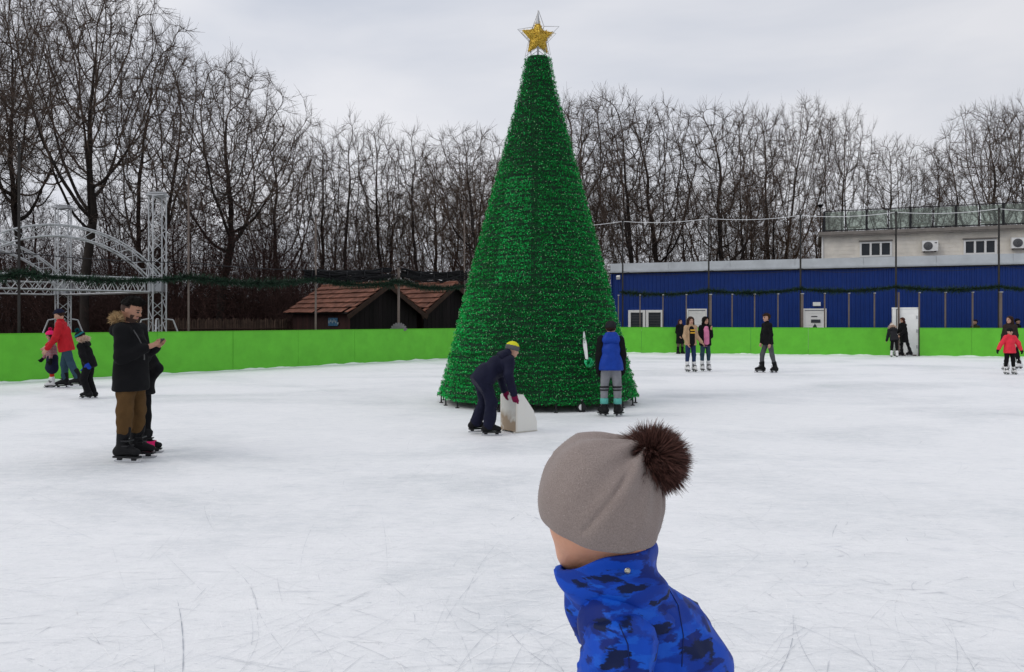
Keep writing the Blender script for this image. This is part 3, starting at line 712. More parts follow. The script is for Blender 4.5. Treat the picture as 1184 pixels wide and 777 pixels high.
def gen_tree(style, seed, dense=1.0):
    """a crown grown toward points spread through its envelope, thick where many twigs hang on one limb"""
    S = STY[style]; R = np.random.RandomState(seed); n = int(S['n'] * dense); A = []
    lobes = [(R.uniform(-.5, .5) * S['hw'], R.uniform(-.5, .5) * S['hw'], R.uniform(.35, .9), R.uniform(.45, .7)) for _ in range(9)]
    while len(A) < n:
        t = R.rand(); z = S['base'] + (10 - S['base']) * t
        w_ = S['hw'] * (math.sin(math.pi * min(1, (t / S['wide'])) / 2) ** .7 if t < S['wide'] else math.sqrt(max(0, 1 - ((t - S['wide']) / (1 - S['wide'])) ** 2)) ) 
        x, y = R.uniform(-1, 1, 2) * S['hw']
        if x * x + y * y > w_ * w_: continue
        inl = max(math.exp(-(((x - a) / S['hw']) ** 2 + ((y - b_) / S['hw']) ** 2 + (t - c) ** 2) / (2 * (s_ * .42) ** 2)) for a, b_, c, s_ in lobes)
        if R.rand() > .12 + inl: continue
        A.append((x, y, z))
    A = np.array(A); step = .17
    N_ = []; par = []
    def add(p, q): N_.append(np.array(p, float)); par.append(q); return len(N_) - 1
    r_ = add((0, 0, 0), -1)
    for s_ in range(S['stems']):
        az = s_ * 2.4 + R.uniform(-.4, .4); lean_ = 0 if S['stems'] == 1 else R.uniform(.12, .30); p = np.zeros(3); last = r_; d = np.array([math.cos(az) * lean_, math.sin(az) * lean_, 1]); 
        hgt = S['base'] * (1.05 if S['stems'] == 1 else R.uniform(.8, 1.7))
        while p[2] < hgt:
            d = d + R.normal(size=3) * .05 * np.array([1, 1, 0]); p = p + unit(d[None])[0] * step; last = add(p, last)
    P = np.array(N_); near = np.full(len(A), 0); nd = np.full(len(A), 1e9)
    def upd(i0):
        Pn = np.array(N_[i0:]); D = np.linalg.norm(A[:, None] - Pn[None], axis=2); k_ = D.argmin(1); v = D[np.arange(len(A)), k_]; m_ = v < nd
        nd[m_] = v[m_]; near[m_] = k_[m_] + i0
    upd(0); alive = np.ones(len(A), bool); lastn = 0
    nk = {}
    for it in range(130):
        act = alive & (nd < 6.0)
        if not act.any(): break
        ids = np.unique(near[act]); i0 = len(N_)
        for i in ids:
            m_ = act & (near == i); d = unit(A[m_] - N_[i]).sum(0); d = d / max(np.linalg.norm(d), 1e-6) + R.normal(size=3) * .13 + np.array([0, 0, .03]); d /= np.linalg.norm(d)
            q_ = N_[i] + d * step; nk[i] = nk.get(i, 0) + 1
            if nk[i] > 3 or np.linalg.norm(np.array(N_) - q_, axis=1).min() < step * .42: alive[m_] &= nd[m_] > step * 2.2; continue
            add(q_, i)
        if len(N_) == i0: continue
        upd(i0); alive &= nd > step * 1.15
        if it > 70 and alive.sum() < n * .02: break
    P = np.array(N_); m_ = len(P); ch = [[] for _ in range(m_)]
    for i in range(1, m_): ch[par[i]].append(i)
    rad_ = np.zeros(m_); ex = 2.1; r0 = .0080
    acc = np.zeros(m_)
    for i in range(m_ - 1, -1, -1):
        rad_[i] = max(acc[i], r0 ** ex) ** (1 / ex)
        if i: acc[par[i]] += rad_[i] ** ex
    # relax the zigzag of growth
    for _ in range(2):
        Q_ = P.copy()
        for i in range(1, m_):
            if len(ch[i]) >= 1: c_ = max(ch[i], key=lambda a: rad_[a]); Q_[i] = P[i] * .5 + (P[par[i]] + P[c_]) * .25
        P = Q_
    big = []; small = []
    for i in range(1, m_):
        r1 = rad_[i]; ra = min(rad_[par[i]], r1 * 1.35) if len(ch[par[i]]) > 1 else rad_[par[i]]
        if P[i][2] < .8 and S['stems'] < 4: ra *= 1 + .5 * max(0, .8 - P[par[i]][2]); r1 *= 1 + .5 * max(0, .8 - P[i][2])
        (big if r1 > .038 else small).append((P[par[i]], P[i], ra, r1))
    # twigs
    for i in range(1, m_):
        if rad_[i] > .030 or P[i][2] < S['base'] * .8: continue
        d0 = P[i] - P[par[i]]; d0 /= max(np.linalg.norm(d0), 1e-6)
        for k_ in range(R.randint(1, 4) + (2 if not ch[i] else 0)):
            d = d0 * 1.0 + R.normal(size=3) * .46 + np.array([0, 0, .25]); d /= np.linalg.norm(d); p = P[i] + d0 * step * (R.rand() - .5); ln = S['tw'] * R.uniform(.5, 1.7)
            q_ = p + d * ln * .5; e_ = d + R.normal(size=3) * .2 + np.array([0, 0, .1]); e_ /= np.linalg.norm(e_); t_ = q_ + e_ * ln * .55
            small.append((p, q_, .0056, .0046)); small.append((q_, t_, .0046, .0024))
            for _k in range(R.randint(0, 3)):
                g_ = e_ + R.normal(size=3) * .5; g_ /= np.linalg.norm(g_); b0 = p + (q_ - p) * R.uniform(.3, 1); small.append((b0, b0 + g_ * ln * .5, .0036, .002))
    return big, small
def seg_mesh(name, segs, n, m, parent):
    P0 = np.array([s[0] for s in segs]); P1 = np.array([s[1] for s in segs]); r0 = np.array([s[2] for s in segs]); r1 = np.array([s[3] for s in segs])
    D = unit(P1 - P0); ref = np.where(np.abs(D[:, 2:3]) < .9, np.array([[0, 0, 1.0]]), np.array([[1.0, 0, 0]])); U = unit(np.cross(D, ref)); W_ = np.cross(D, U)
    P1 = P1 + D * (r1 * .6)[:, None]
    V = np.empty((len(segs), 2 * n, 3))
    for i in range(n):
        c, s = math.cos(2 * math.pi * i / n), math.sin(2 * math.pi * i / n); o = U * c + W_ * s
        V[:, i] = P0 + o * r0[:, None]; V[:, n + i] = P1 + o * r1[:, None]
    base = np.array([[i, (i + 1) % n, n + (i + 1) % n, n + i] for i in range(n)])
    Q = (base[None] + (np.arange(len(segs)) * 2 * n)[:, None, None]).reshape(-1, 4)
    return np_mesh(name, V.reshape(-1, 3), Q, m, parent, smooth=n > 4)
PROTO = {}
def tree(px, Y, top, style, label, seed, rz=0.0, tw=None, dense=1.0, name='bare_tree', ws=1.0):
    h = zat(top, Y); e = empty(name, at(px, Y, -.05), rz); tag(e, label, 'tree', 'bare winter trees behind the rink')
    tw = tw or m_twig; key = (style, seed, tw.name, dense)
    if key not in PROTO:
        big, small = gen_tree(style, seed, dense)
        t = seg_mesh('trunk', big, 7, m_bark, e)
        c = seg_mesh('crown', small, 3, tw, e)
        PROTO[key] = (t, c)
    else:
        for o in PROTO[key]: link(o.copy(), e)
    k_ = h / 10.0; e.scale = (k_ * ws, k_ * ws, k_)
    return e
T = tree
T(97, 36, -48, 'oak', 'tallest bare tree at left, its top cut off by the frame, behind the stage arch', 21, 0.6, ws=.68)
T(20, 43, -20, 'oak', 'bare tree at the left frame edge behind the far-left net post', 22, 2.0, ws=.6)
T(-55, 40, 0, 'oak', 'bare tree mostly cut off by the left frame edge', 21, 3.6, ws=.65)
T(172, 43, 32, 'multi', 'many-stemmed bare tree directly behind the right white truss tower', 23, 0.3, ws=.85)
t4 = T(255, 37, 68, 'oak', 'broad bare tree with a dark creeper-covered trunk, right of the truss towers', 22, 4.1, ws=.85)
T(316, 48, 140, 'multi', 'bare tree behind the left end of the nearer hut roof', 31, 2.2)
T(366, 50, 146, 'upright', 'slender upright bare tree above the nearer hut roof', 24, 0.0)
T(404, 49, 132, 'upright', 'tall upright bare tree rising over the nearer hut ridge', 25, 1.0)
T(440, 50, 138, 'upright', 'upright bare tree rising above the gable of the nearer hut', 24, 2.1)
T(474, 49, 141, 'upright', 'upright bare tree rising behind the post between the huts', 25, 3.3)
T(508, 54, 186, 'brush', 'low brown bushy tree behind the hut half hidden by christmas tree', 26, 0.5, m_twigw)
T(545, 47, 147, 'round', 'round-topped bare tree just left of the christmas tree', 27, 1.2)
T(566, 51, 190, 'brush', 'brown bushy tree touching the left edge of the christmas tree', 26, 2.4, m_twigw)
T(606, 52, 170, 'multi', 'bare tree largely hidden behind the christmas tree', 23, 3.9)
T(664, 60, 110, 'multi', 'tall bare tree touching the right edge of the christmas tree', 28, 0.2)
T(704, 56, 106, 'multi', 'bare tree above the left end of the blue building', 23, 4.4)
T(752, 58, 118, 'multi', 'bare tree above the window of the blue building', 31, 0.9, ws=1.05)
T(830, 57, 119, 'multi', 'dark bare tree above the middle of the blue building', 31, 1.5, ws=1.05)
T(872, 59, 127, 'multi', 'dark bare tree standing above the skater in grey jeans', 23, 4.6, ws=.85)
T(926, 66, 113, 'round', 'slim tall bare tree left of the glass terrace, above the street lamp', 27, 5.1, ws=.58)
T(974, 68, 124, 'multi', 'bare tree rising over the left end of the glass terrace', 28, 3.0, ws=.62)
T(1036, 66, 158, 'round', 'lower bare tree above the middle of the glass terrace', 29, 1.1, ws=.72)
T(1080, 68, 166, 'multi', 'lowest bare tree over the terrace, above the left air conditioner', 31, 2.0, ws=.75)
T(1142, 62, 117, 'round', 'broad dark bare tree above the right-hand triple window', 29, 5.3, ws=.8)
T(1192, 64, 112, 'oak', 'dark bare tree cut off by the right frame edge', 21, 1.9, ws=.55)
T(900, 60, 248, 'brush', 'low brown bush left of the cream building', 26, 4.0, m_twigw)
T(938, 63, 240, 'brush', 'low brown bush touching the left end of cream building', 26, 5.5, m_twigw)
DB = dict(tw=m_red_tw, dense=1.0, name='bare_shrub_tree')
T(28, 50, 214, 'brush', 'low dark shrubby tree behind the left part of the stage arch', 33, 0.4, ws=.9, **DB)
T(128, 49, 206, 'brush', 'low dark shrubby tree between the two white truss towers', 33, 2.4, ws=.9, **DB)
T(212, 48, 216, 'brush', 'low dark shrubby tree just right of the right white truss tower', 33, 3.9, ws=.9, **DB)
T(305, 50, 238, 'brush', 'low dark shrubby tree behind the reed fence end at the nearer hut', 33, 5.2, ws=.9, **DB)
T(398, 56, 232, 'brush', 'low brown shrubby tree behind the middle of the nearer hut roof', 26, 1.4, m_twigw)
T(455, 57, 222, 'brush', 'low brown shrubby tree behind the post with the grey fan', 26, 3.2, m_twigw)
T(682, 66, 205, 'brush', 'low shrubby tree between christmas tree and the blue building end', 33, 1.1, m_twigw, ws=.8)
T(738, 67, 214, 'brush', 'low shrubby tree above the window of the blue building', 26, 0.1, m_twigw, ws=.8)
T(800, 68, 210, 'brush', 'low shrubby tree above the left white door of the blue building', 33, 2.9, m_twigw, ws=.8)
T(858, 67, 200, 'brush', 'low shrubby tree above the fascia, left of grey-jeaned skater', 26, 4.9, m_twigw, ws=.8)
# creeper on the trunk of the broad tree
P = []; R = random.Random(9)
sc = t4.scale.x
segs = []
for i in range(1500):
    z = R.uniform(.2, 7.6); rr_ = (.35 + .5 * R.random()) if z < 4.6 else abs(R.gauss(0, 1.15)); a = R.uniform(0, 6.28)
    p = Vector((rr_ * math.cos(a) + (0 if z < 4.6 else R.gauss(0, .6)), rr_ * math.sin(a), z))
    for j in range(3):
        q_ = p + Vector((R.gauss(0, .16), R.gauss(0, .16), R.gauss(-.02, .14))); segs.append((p / sc, q_ / sc, .012 / sc, .008 / sc, 0)); p = q_
cre = seg_mesh('creeper', segs, 3, m_red_tw, t4)
# thicket that closes the view behind stage and huts
def thicket(spots, m, seed, dens):
    R = random.Random(seed); segs = []
    for (x0, x1, Ya, Yb, ha, hb) in spots:
        for i in range(int((x1 - x0) * dens)):
            px = R.uniform(x0, x1); Y = R.uniform(Ya, Yb); base = at(px, Y, 0); h = R.uniform(ha, hb)
            for s in range(R.randint(4, 7)):
                p = base + Vector((R.gauss(0, .15), R.gauss(0, .15), 0)); d = Vector((R.gauss(0, .28), R.gauss(0, .28), 1)).normalized(); r_ = R.uniform(.012, .028); n = 6
                for j in range(n):
                    d = (d + Vector((R.gauss(0, .16), R.gauss(0, .16), .03))).normalized(); q_ = p + d * h / n * R.uniform(.7, 1.1); r1 = r_ * .8
                    segs.append((p, q_, r_, r1, 0))
                    if j > 0:
                        for t in range(3):
                            dd_ = (d + Vector((R.gauss(0, .8), R.gauss(0, .8), R.gauss(.1, .5)))).normalized(); e_ = q_ + dd_ * R.uniform(.25, .8); segs.append((q_, e_, r1 * .6, .005, 0))
                            f_ = e_ + (dd_ + Vector((R.gauss(0, .7), R.gauss(0, .7), R.gauss(0, .4)))).normalized() * R.uniform(.15, .5); segs.append((e_, f_, .006, .004, 0))
                    p, r_ = q_, r1
    return segs
s1 = thicket([(-60, 350, 38, 54, 3.0, 8.0), (60, 345, 37, 46, 1.5, 3.6), (340, 580, 44, 56, 3.0, 6.5)], m_red_tw, 3, 1.0)
tag(seg_mesh('undergrowth', s1, 3, m_red_tw, None), kind='stuff')
s2 = thicket([(640, 900, 60, 74, 4.5, 8.5), (880, 960, 62, 72, 5, 9)], m_twig, 4, .8)
tag(seg_mesh('undergrowth', s2, 3, mat('undergrowth_brown', (.055, .042, .034), .95, 0, 0, 1, 0, 1, .5), None), kind='stuff')
# ================================================================== the christmas tree
XC = Vector((at(622, 15.1).x, 15.1, 0)); ROT0 = rad(18 + 90)
ct = empty('christmas_tree', XC); tag(ct, 'tall green tinsel cone christmas tree with a gold star standing on the ice', 'christmas tree')
PZ = np.array([.15, .35, 1.2, 2.44, 4.3, 6.05, 6.66]); PR_ = np.array([1.94, 1.87, 1.64, 1.33, .825, .36, .245])
NS = 12; POW = np.pi / NS
def rz_(z): return np.interp(z, PZ, PR_)
def poly_r(th): return np.cos(POW) / np.cos((th % (2 * POW)) - POW) * .5 + .5      # soft twelve-sided plan
zz = np.linspace(.15, 6.66, 60); th = np.linspace(0, 2 * np.pi, 73)[:-1]
V = []
for z in zz:
    for t in th: rr_ = (rz_(z) - .045) * poly_r(t); V.append((rr_ * math.cos(t), rr_ * math.sin(t), z))
FA = [(i * 72 + j, i * 72 + (j + 1) % 72, (i + 1) * 72 + (j + 1) % 72, (i + 1) * 72 + j) for i in range(59) for j in range(72)] + [tuple(59 * 72 + j for j in range(72))]
mesh_obj('cone_netting', V, FA, mat('netting_dark_green', (.004, .030, .012), .8), ct)
m_t1 = mat('tinsel_green', (.007, .35, .055), .38, .35, 0, 1, 0, 1, .85, spec=.15)
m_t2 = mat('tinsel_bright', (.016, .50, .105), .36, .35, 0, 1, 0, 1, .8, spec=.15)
m_t3 = mat('tinsel_deep', (.003, .165, .028), .4, .3, 0, 1, 0, 1, .8, spec=.12)
def scatter(n, seed):
    R = np.random.RandomState(seed)
    zc = np.linspace(.15, 6.66, 400); cdf = np.cumsum(rz_(zc)); cdf /= cdf[-1]
    z = np.interp(R.rand(n), cdf, zc); t = R.rand(n) * 2 * np.pi
    pitch = .078; row = np.round(z / pitch); zr = row * pitch
    z = np.clip(zr + R.normal(size=n) * .017 + .012 * np.sin(t * 5 + row * 1.7), .13, 6.70)
    lump = .018 * np.sin(t * 11 + row * 2.1) + .012 * np.sin(t * 29 + row * 4.0)
    rr_ = (rz_(z) - .03 + lump + R.rand(n) * .03) * poly_r(t)
    P = np.stack([rr_ * np.cos(t), rr_ * np.sin(t), z], 1); O = np.stack([np.cos(t), np.sin(t), np.full(n, .12)], 1)
    return P, O, t, z, row, R
n = 210000
P, O, t, z, row, R = scatter(n, 4)
D = unit(R.normal(size=(n, 3)) * np.array([1, 1, 1.15]) + O * .75); W_ = unit(np.cross(D, R.normal(size=(n, 3))))
Vv, Q = strips(P, D, W_, R.uniform(.014, .034, n), R.uniform(.006, .011, n))
# the swag panels left of the seam are brighter, rows of some garland batches deeper
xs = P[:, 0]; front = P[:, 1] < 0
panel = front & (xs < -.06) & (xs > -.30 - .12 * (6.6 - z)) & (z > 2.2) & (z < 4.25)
pan2 = front & (xs < -.9) & (z < 2.2)
pan3 = (np.sin(t * 3.0 + 1.1) > .45) & ~panel
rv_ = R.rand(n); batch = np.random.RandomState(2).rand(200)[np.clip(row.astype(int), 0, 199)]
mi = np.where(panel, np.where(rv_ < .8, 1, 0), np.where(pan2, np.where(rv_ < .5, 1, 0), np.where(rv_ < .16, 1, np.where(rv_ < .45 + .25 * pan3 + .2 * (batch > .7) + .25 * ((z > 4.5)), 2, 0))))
seam = front & (np.abs(xs + .05 + .02 * (6 - z)) < .05) & (z > 1.9) & (z < 5.2)
tier = front & ((np.abs(z - 2.2 - .02 * np.sin(xs * 9)) < .035) | (np.abs(z - 4.27) < .03) | (np.abs(z - .95 - .03 * np.sin(xs * 5)) < .03)) & (rv_ < .8)
mi = np.where(seam | tier, 2, mi)
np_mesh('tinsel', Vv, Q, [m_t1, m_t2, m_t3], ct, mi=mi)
# small unlit bulbs in rows
def bulbs(n, seed, rowed):
    R = np.random.RandomState(seed); P = []
    for r_ in range(int(6.4 / .24)):
        z = .3 + r_ * .24; rr_ = rz_(z); m_ = int(2 * np.pi * rr_ / .105)
        for j in range(m_):
            if R.rand() < .35: continue
            tt = 2 * np.pi * (j + R.rand() * .5) / m_; q_ = (rr_ + .03 + R.rand() * .02) * poly_r(tt); P.append((q_ * math.cos(tt), q_ * math.sin(tt), z + R.normal() * .02))
    for i in range(n):
        z = .2 + 6.3 * (1 - math.sqrt(R.rand())); tt = R.rand() * 6.283; q_ = (rz_(z) + .025) * poly_r(tt); P.append((q_ * math.cos(tt), q_ * math.sin(tt), z))
    return np.array(P)
BP = bulbs(2200, 8, True)
oct_ = np.array([(1, 0, 0), (-1, 0, 0), (0, 1, 0), (0, -1, 0), (0, 0, 1.5), (0, 0, -1.5)]) * .0054
ft = np.array([(0, 2, 4), (2, 1, 4), (1, 3, 4), (3, 0, 4), (2, 0, 5), (1, 2, 5), (3, 1, 5), (0, 3, 5)])
Vb = (BP[:, None] + oct_[None]).reshape(-1, 3); Fb = (ft[None] + (np.arange(len(BP)) * 6)[:, None, None]).reshape(-1, 3)
tag(np_mesh('string_lights', Vb, Fb, mat('bulb_clear', (.40, .72, .36), .2), ct), kind='stuff')
# carrying frame, legs and castors
m_fr = mat('frame_black', (.02, .02, .022), .6, .3)
q = MB(); ring = [(1.86 * math.cos(2 * math.pi * i / 12), 1.86 * math.sin(2 * math.pi * i / 12), .15) for i in range(13)]
for a, b_ in zip(ring, ring[1:]): q.tube(a, b_, .022, .022, 6)
for i in range(6):
    a = 2 * math.pi * i / 6; q.tube((0, 0, .17), (1.86 * math.cos(a), 1.86 * math.sin(a), .16), .025, .025, 6)
q.tube((0, 0, .1), (0, 0, 6.62), .05, .04, 8); q.build('base_frame', m_fr, ct)
q = MB(); q.box((0, -.95, .19), (2.9, .06, .05)); q.tube((-1.5, -1.0, .13), (1.5, -1.0, .13), .015, .015, 6)
q.build('crossbar', mat('pale_bar', (.4, .42, .44), .5), ct)
for i in range(24):
    a = 2 * math.pi * (i + .5) / 24; p = Vector((1.87 * math.cos(a), 1.87 * math.sin(a), 0))
    q = MB(); q.tube(p + Vector((0, 0, .012)), p + Vector((0, 0, .2)), .014, .014, 6); q.tube(p, p + Vector((0, 0, .014)), .04, .035, 8); q.build('leg', m_fr, ct)
def castor(px, yoff):
    p = Vector((at(px, 13.35).x - XC.x, yoff, .085)); q = MB(); q.tube(p + Vector((-.02, -.02, 0)), p + Vector((.02, .02, 0)), .085, .085, 16); w_ = None
    c = q.build('castor', m_fr, ct)
    q = MB(); d = Vector((.707, -.707, 0)); d = Vector((.25, -.97, 0))
    q = MB(); q.tube(p - d * .035, p + d * .035, .084, .084, 18); q.build('tyre', m_fr, c)
    q = MB(); q.tube(p + d * .030, p + d * .040, .058, .052, 16); q.build('hub', m_white, c)
    q = MB(); q.box(p + Vector((0, .03, .09)), (.06, .06, .1)); q.build('fork', m_grey, c)
castor(672, -1.72); castor(560, -1.40); castor(640, 1.2); castor(690, 1.0)
# torn white strip with a green knob on the right of the cone
sp = lambda px, py, Y: at(px, Y, zat(py, Y)) - XC
q = MB(); A_ = [sp(674.2, 383, 13.76), sp(675.6, 383, 13.76), sp(678.4, 398, 13.66), sp(680.0, 415.5, 13.54), sp(676.8, 415, 13.54), sp(673.8, 398, 13.66)]
q.prism(A_, (0, -.025, 0)); q.build('white_strip', mat('white_plastic', (.75, .76, .74), .5), ct)
q = MB(); c = sp(681, 419, 13.5)
for i in range(90):
    d = Vector((rnd.gauss(0, 1), rnd.gauss(0, 1), rnd.gauss(0, 1))).normalized(); s_ = d.orthogonal().normalized() * .012; q.add([c - s_, c + s_, c + d * .085 + s_, c + d * .085 - s_], [(0, 1, 2, 3)])
q.build('bright_tuft', mat('tuft_bright_green', (.03, .5, .2), .4, 0, 0, 1, 0, 1, .4), ct)
# ---- star
m_gold = mat('gold_foil', (.62, .42, .06), .4, .4, .3, 14, .5, 60)
m_goldt = mat('gold_tinsel', (.66, .46, .07), .38, .4, 0, 1, 0, 1, .8)
sc_ = Vector((0, 0, 7.06)); Ro, Ri, th_ = .335, .165, .12
def star_pts(Ro, Ri, rot=0, zs=1.12): return [Vector((math.sin(k_ * math.pi / 5 + rot) * (Ro if k_ % 2 == 0 else Ri), 0, zs * math.cos(k_ * math.pi / 5 + rot) * (Ro if k_ % 2 == 0 else Ri))) for k_ in range(10)]
RY = Matrix.Rotation(rad(12), 3, 'Z')
pts = [RY @ p + sc_ for p in star_pts(Ro, Ri)]; q = MB(); vs = pts + [sc_ + RY @ Vector((0, -th_, 0)), sc_ + RY @ Vector((0, th_, 0))]
q.add(vs, [(k_, (k_ + 1) % 10, 10) for k_ in range(10)] + [((k_ + 1) % 10, k_, 11) for k_ in range(10)]); star = q.build('star', m_gold, ct)
PP = []; R = random.Random(4)
for i in range(2600):
    k_ = R.randrange(10); s_ = R.choice((10, 11)); a, b_ = R.random(), R.random()
    if a + b_ > 1: a, b_ = 1 - a, 1 - b_
    PP.append(vs[k_] + (vs[(k_ + 1) % 10] - vs[k_]) * a + (vs[s_] - vs[k_]) * b_)
PP = np.array([tuple(p) for p in PP]); D = unit(NR.normal(size=PP.shape)); W_ = unit(np.cross(D, NR.normal(size=PP.shape)))
Vv, Q = strips(PP, D, W_, NR.uniform(.02, .05, len(PP)), NR.uniform(.006, .012, len(PP))); np_mesh('gold_tinsel', Vv, Q, m_goldt, star)
q = MB(); wp = [Matrix.Rotation(rad(-14), 3, 'Z') @ p + sc_ + Vector((0, -.10, 0)) for p in star_pts(.43, .19, .02)]
q.path(wp + [wp[0]], .007, 6)
wq = [Matrix.Rotation(rad(22), 3, 'Z') @ p + sc_ + Vector((0, .10, 0)) for p in star_pts(.42, .19, -.05)]; q.path(wq + [wq[0]], .007, 6)
for k_ in (1, 3, 5, 7, 9): q.tube(wp[k_], wq[k_], .006, .006, 5)
q.build('wire_outline', mat('wire_silver', (.45, .45, .45), .4, .6), star)
q = MB(); q.tube(sc_ + Vector((0, 0, .25)), sc_ + Vector((0, 0, .53)), .045, .004, 8); q.tube(sc_ + Vector((0, 0, -.42)), sc_ + Vector((0, 0, .1)), .02, .02, 8)
for dx in (-.12, .0, .12): q.tube(sc_ + Vector((dx, 0, -.5)), sc_ + Vector((dx * 1.2, 0, -.2)), .009, .009, 5)
q.build('spike', m_grey, star)

# ================================================================== the skating-aid block
cb = at(597, 10.85); bk = empty('skating_aid', cb, rad(35)); tag(bk, 'cream translucent plastic skating aid block with a sloping front and a brown stain', 'skating aid')
m = bpy.data.materials.new('cream_plastic'); m.use_nodes = True; nt = m.node_tree; N = nt.nodes; L = nt.links; b = N['Principled BSDF']; tc = N.new('ShaderNodeTexCoord')
n = N.new('ShaderNodeTexNoise'); n.inputs['Scale'].default_value = 7; n.inputs['Detail'].default_value = 6; L.new(tc.outputs['Object'], n.inputs['Vector'])
sx = N.new('ShaderNodeSeparateXYZ'); L.new(tc.outputs['Object'], sx.inputs[0])
f1 = ramp(sx.outputs['Z'], .34, .05); f2 = ramp(sx.outputs['X'], .02, -.02); f3 = ramp(n.outputs['Fac'], .30, .62)
st = ramp(mul(mul(f1, f2), f3), .02, .34)
L.new(mixc(st, (.70, .69, .64), (.36, .26, .17)), b.inputs['Base Color']); b.inputs['Roughness'].default_value = .45; b.inputs['Subsurface Weight'].default_value = .15; b.inputs['Subsurface Radius'].default_value = (.05, .04, .03)
# local x runs right-away along the trapezoid side, y across
prof = [(0, .02), (0, .52), (.13, .52), (.30, .30), (.36, .14), (.36, .02)]
q = MB(); tck = .012
for y in (0, .36): q.prism([(x, y, z) for x, z in prof], (0, tck, 0))
bo = q.build('side_panel', m, bk)
q = MB(); q.box((-.006, .186, .27), (.012, .37, .50)); q.build('back_panel', m, bk)
q = MB(); q.box((.065, .186, .526), (.13, .37, .012)); q.build('top_panel', m, bk)
q = MB()
for (x0, z0), (x1, z1) in ((prof[2], prof[3]), (prof[3], prof[4]), (prof[4], prof[5])):
    q.prism([(x0, .013, z0), (x0, .359, z0), (x1, .359, z1), (x1, .013, z1)], (-.012, 0, -.004))
q.build('front_panel', m, bk)
q = MB(); q.box((.0, .0, .27), (.022, .022, .5)); q.box((.0, .37, .27), (.02, .02, .5))
for y in (.03, .34): q.box((.18, y, .01), (.4, .025, .02))
q.build('runner', mat('cream_edge', (.66, .63, .56), .5), bk)
# ================================================================== people
m_blade = mat('skate_steel', (.55, .56, .58), .25, .9)
M_EYE = mat('eye_dark', (.015, .012, .01), .3); M_LIP = mat('lips', (.36, .14, .11), .5); M_BROW = mat('brow', (.03, .02, .014), .9)
def skin(n, c): return mat('skin_' + n, c, .55, 0, .08, 12, .1, 80, spec=.35)
SK = skin('fair', (.46, .26, .185)); SK2 = skin('tan', (.36, .185, .12))
def nv(v): return np.array(v, float) / np.linalg.norm(v)
def to_obj(name, PQ, mats, parent, mi=None, smooth=True): return np_mesh(name, PQ[0], PQ[1], mats, parent, smooth, mi)
def head_prims(S, c, f, u, hr):
    l = np.cross(u, f); R = np.array([f, l, u])
    S.ell(c + u * .16 * hr - f * .10 * hr, (.86 * hr, .74 * hr, .84 * hr), R)
    S.ell(c - u * .22 * hr + f * .20 * hr, (.60 * hr, .58 * hr, .74 * hr), R, k=.3 * hr)
    S.cap(c - u * .74 * hr + f * .50 * hr - l * .12 * hr, c - u * .74 * hr + f * .50 * hr + l * .12 * hr, .19 * hr, k=.25 * hr)
    S.cap(c + u * .04 * hr + f * .74 * hr, c - u * .22 * hr + f * .90 * hr, .08 * hr, .13 * hr, k=.10 * hr)
    S.cap(c + u * .17 * hr + f * .66 * hr - l * .3 * hr, c + u * .17 * hr + f * .66 * hr + l * .3 * hr, .12 * hr, k=.12 * hr)
    S.cap(c - u * .50 * hr + f * .68 * hr - l * .13 * hr, c - u * .50 * hr + f * .68 * hr + l * .13 * hr, .085 * hr, k=.08 * hr)
    for s in (-1, 1): S.ell(c - u * .08 * hr - f * .05 * hr + l * s * .72 * hr, (.17 * hr, .07 * hr, .25 * hr), R, k=.06 * hr)
M_FADE = mat('hair_fade', (.055, .032, .024), .8)
def face_mi(C, c, f, u, hr, beard=False):
    l = np.cross(u, f); r_ = (C - c) / hr; a, b_, d = r_ @ f, r_ @ l, r_ @ u
    mi = np.zeros(len(C), int); inh = (np.abs(d) < 1.1) & (a > .3)
    for s in (-1, 1):
        mi[inh & ((b_ - s * .28) ** 2 / .016 + (d - .02) ** 2 / .006 < 1)] = 1
        mi[inh & ((b_ - s * .30) ** 2 / .035 + (d - .20) ** 2 / .003 < 1)] = 3
    mi[inh & (b_ ** 2 / .05 + (d + .50) ** 2 / .008 < 1)] = 2
    if beard: mi[(a > .02) & (d < -.30) & (d > -1.05) & (a > np.where(d < -.66, -.05, .34)) & (mi == 0) & ((d < -.62) | (np.abs(b_) > .40) | ((d > -.42) & (d < -.33) & (np.abs(b_) < .25)))] = 4
    if beard: mi[(mi == 0) & (d > -.28) & (d < .7) & (a < -.10 + .25 * (d > .15)) & (np.abs(b_) < .76)] = 4
    return mi
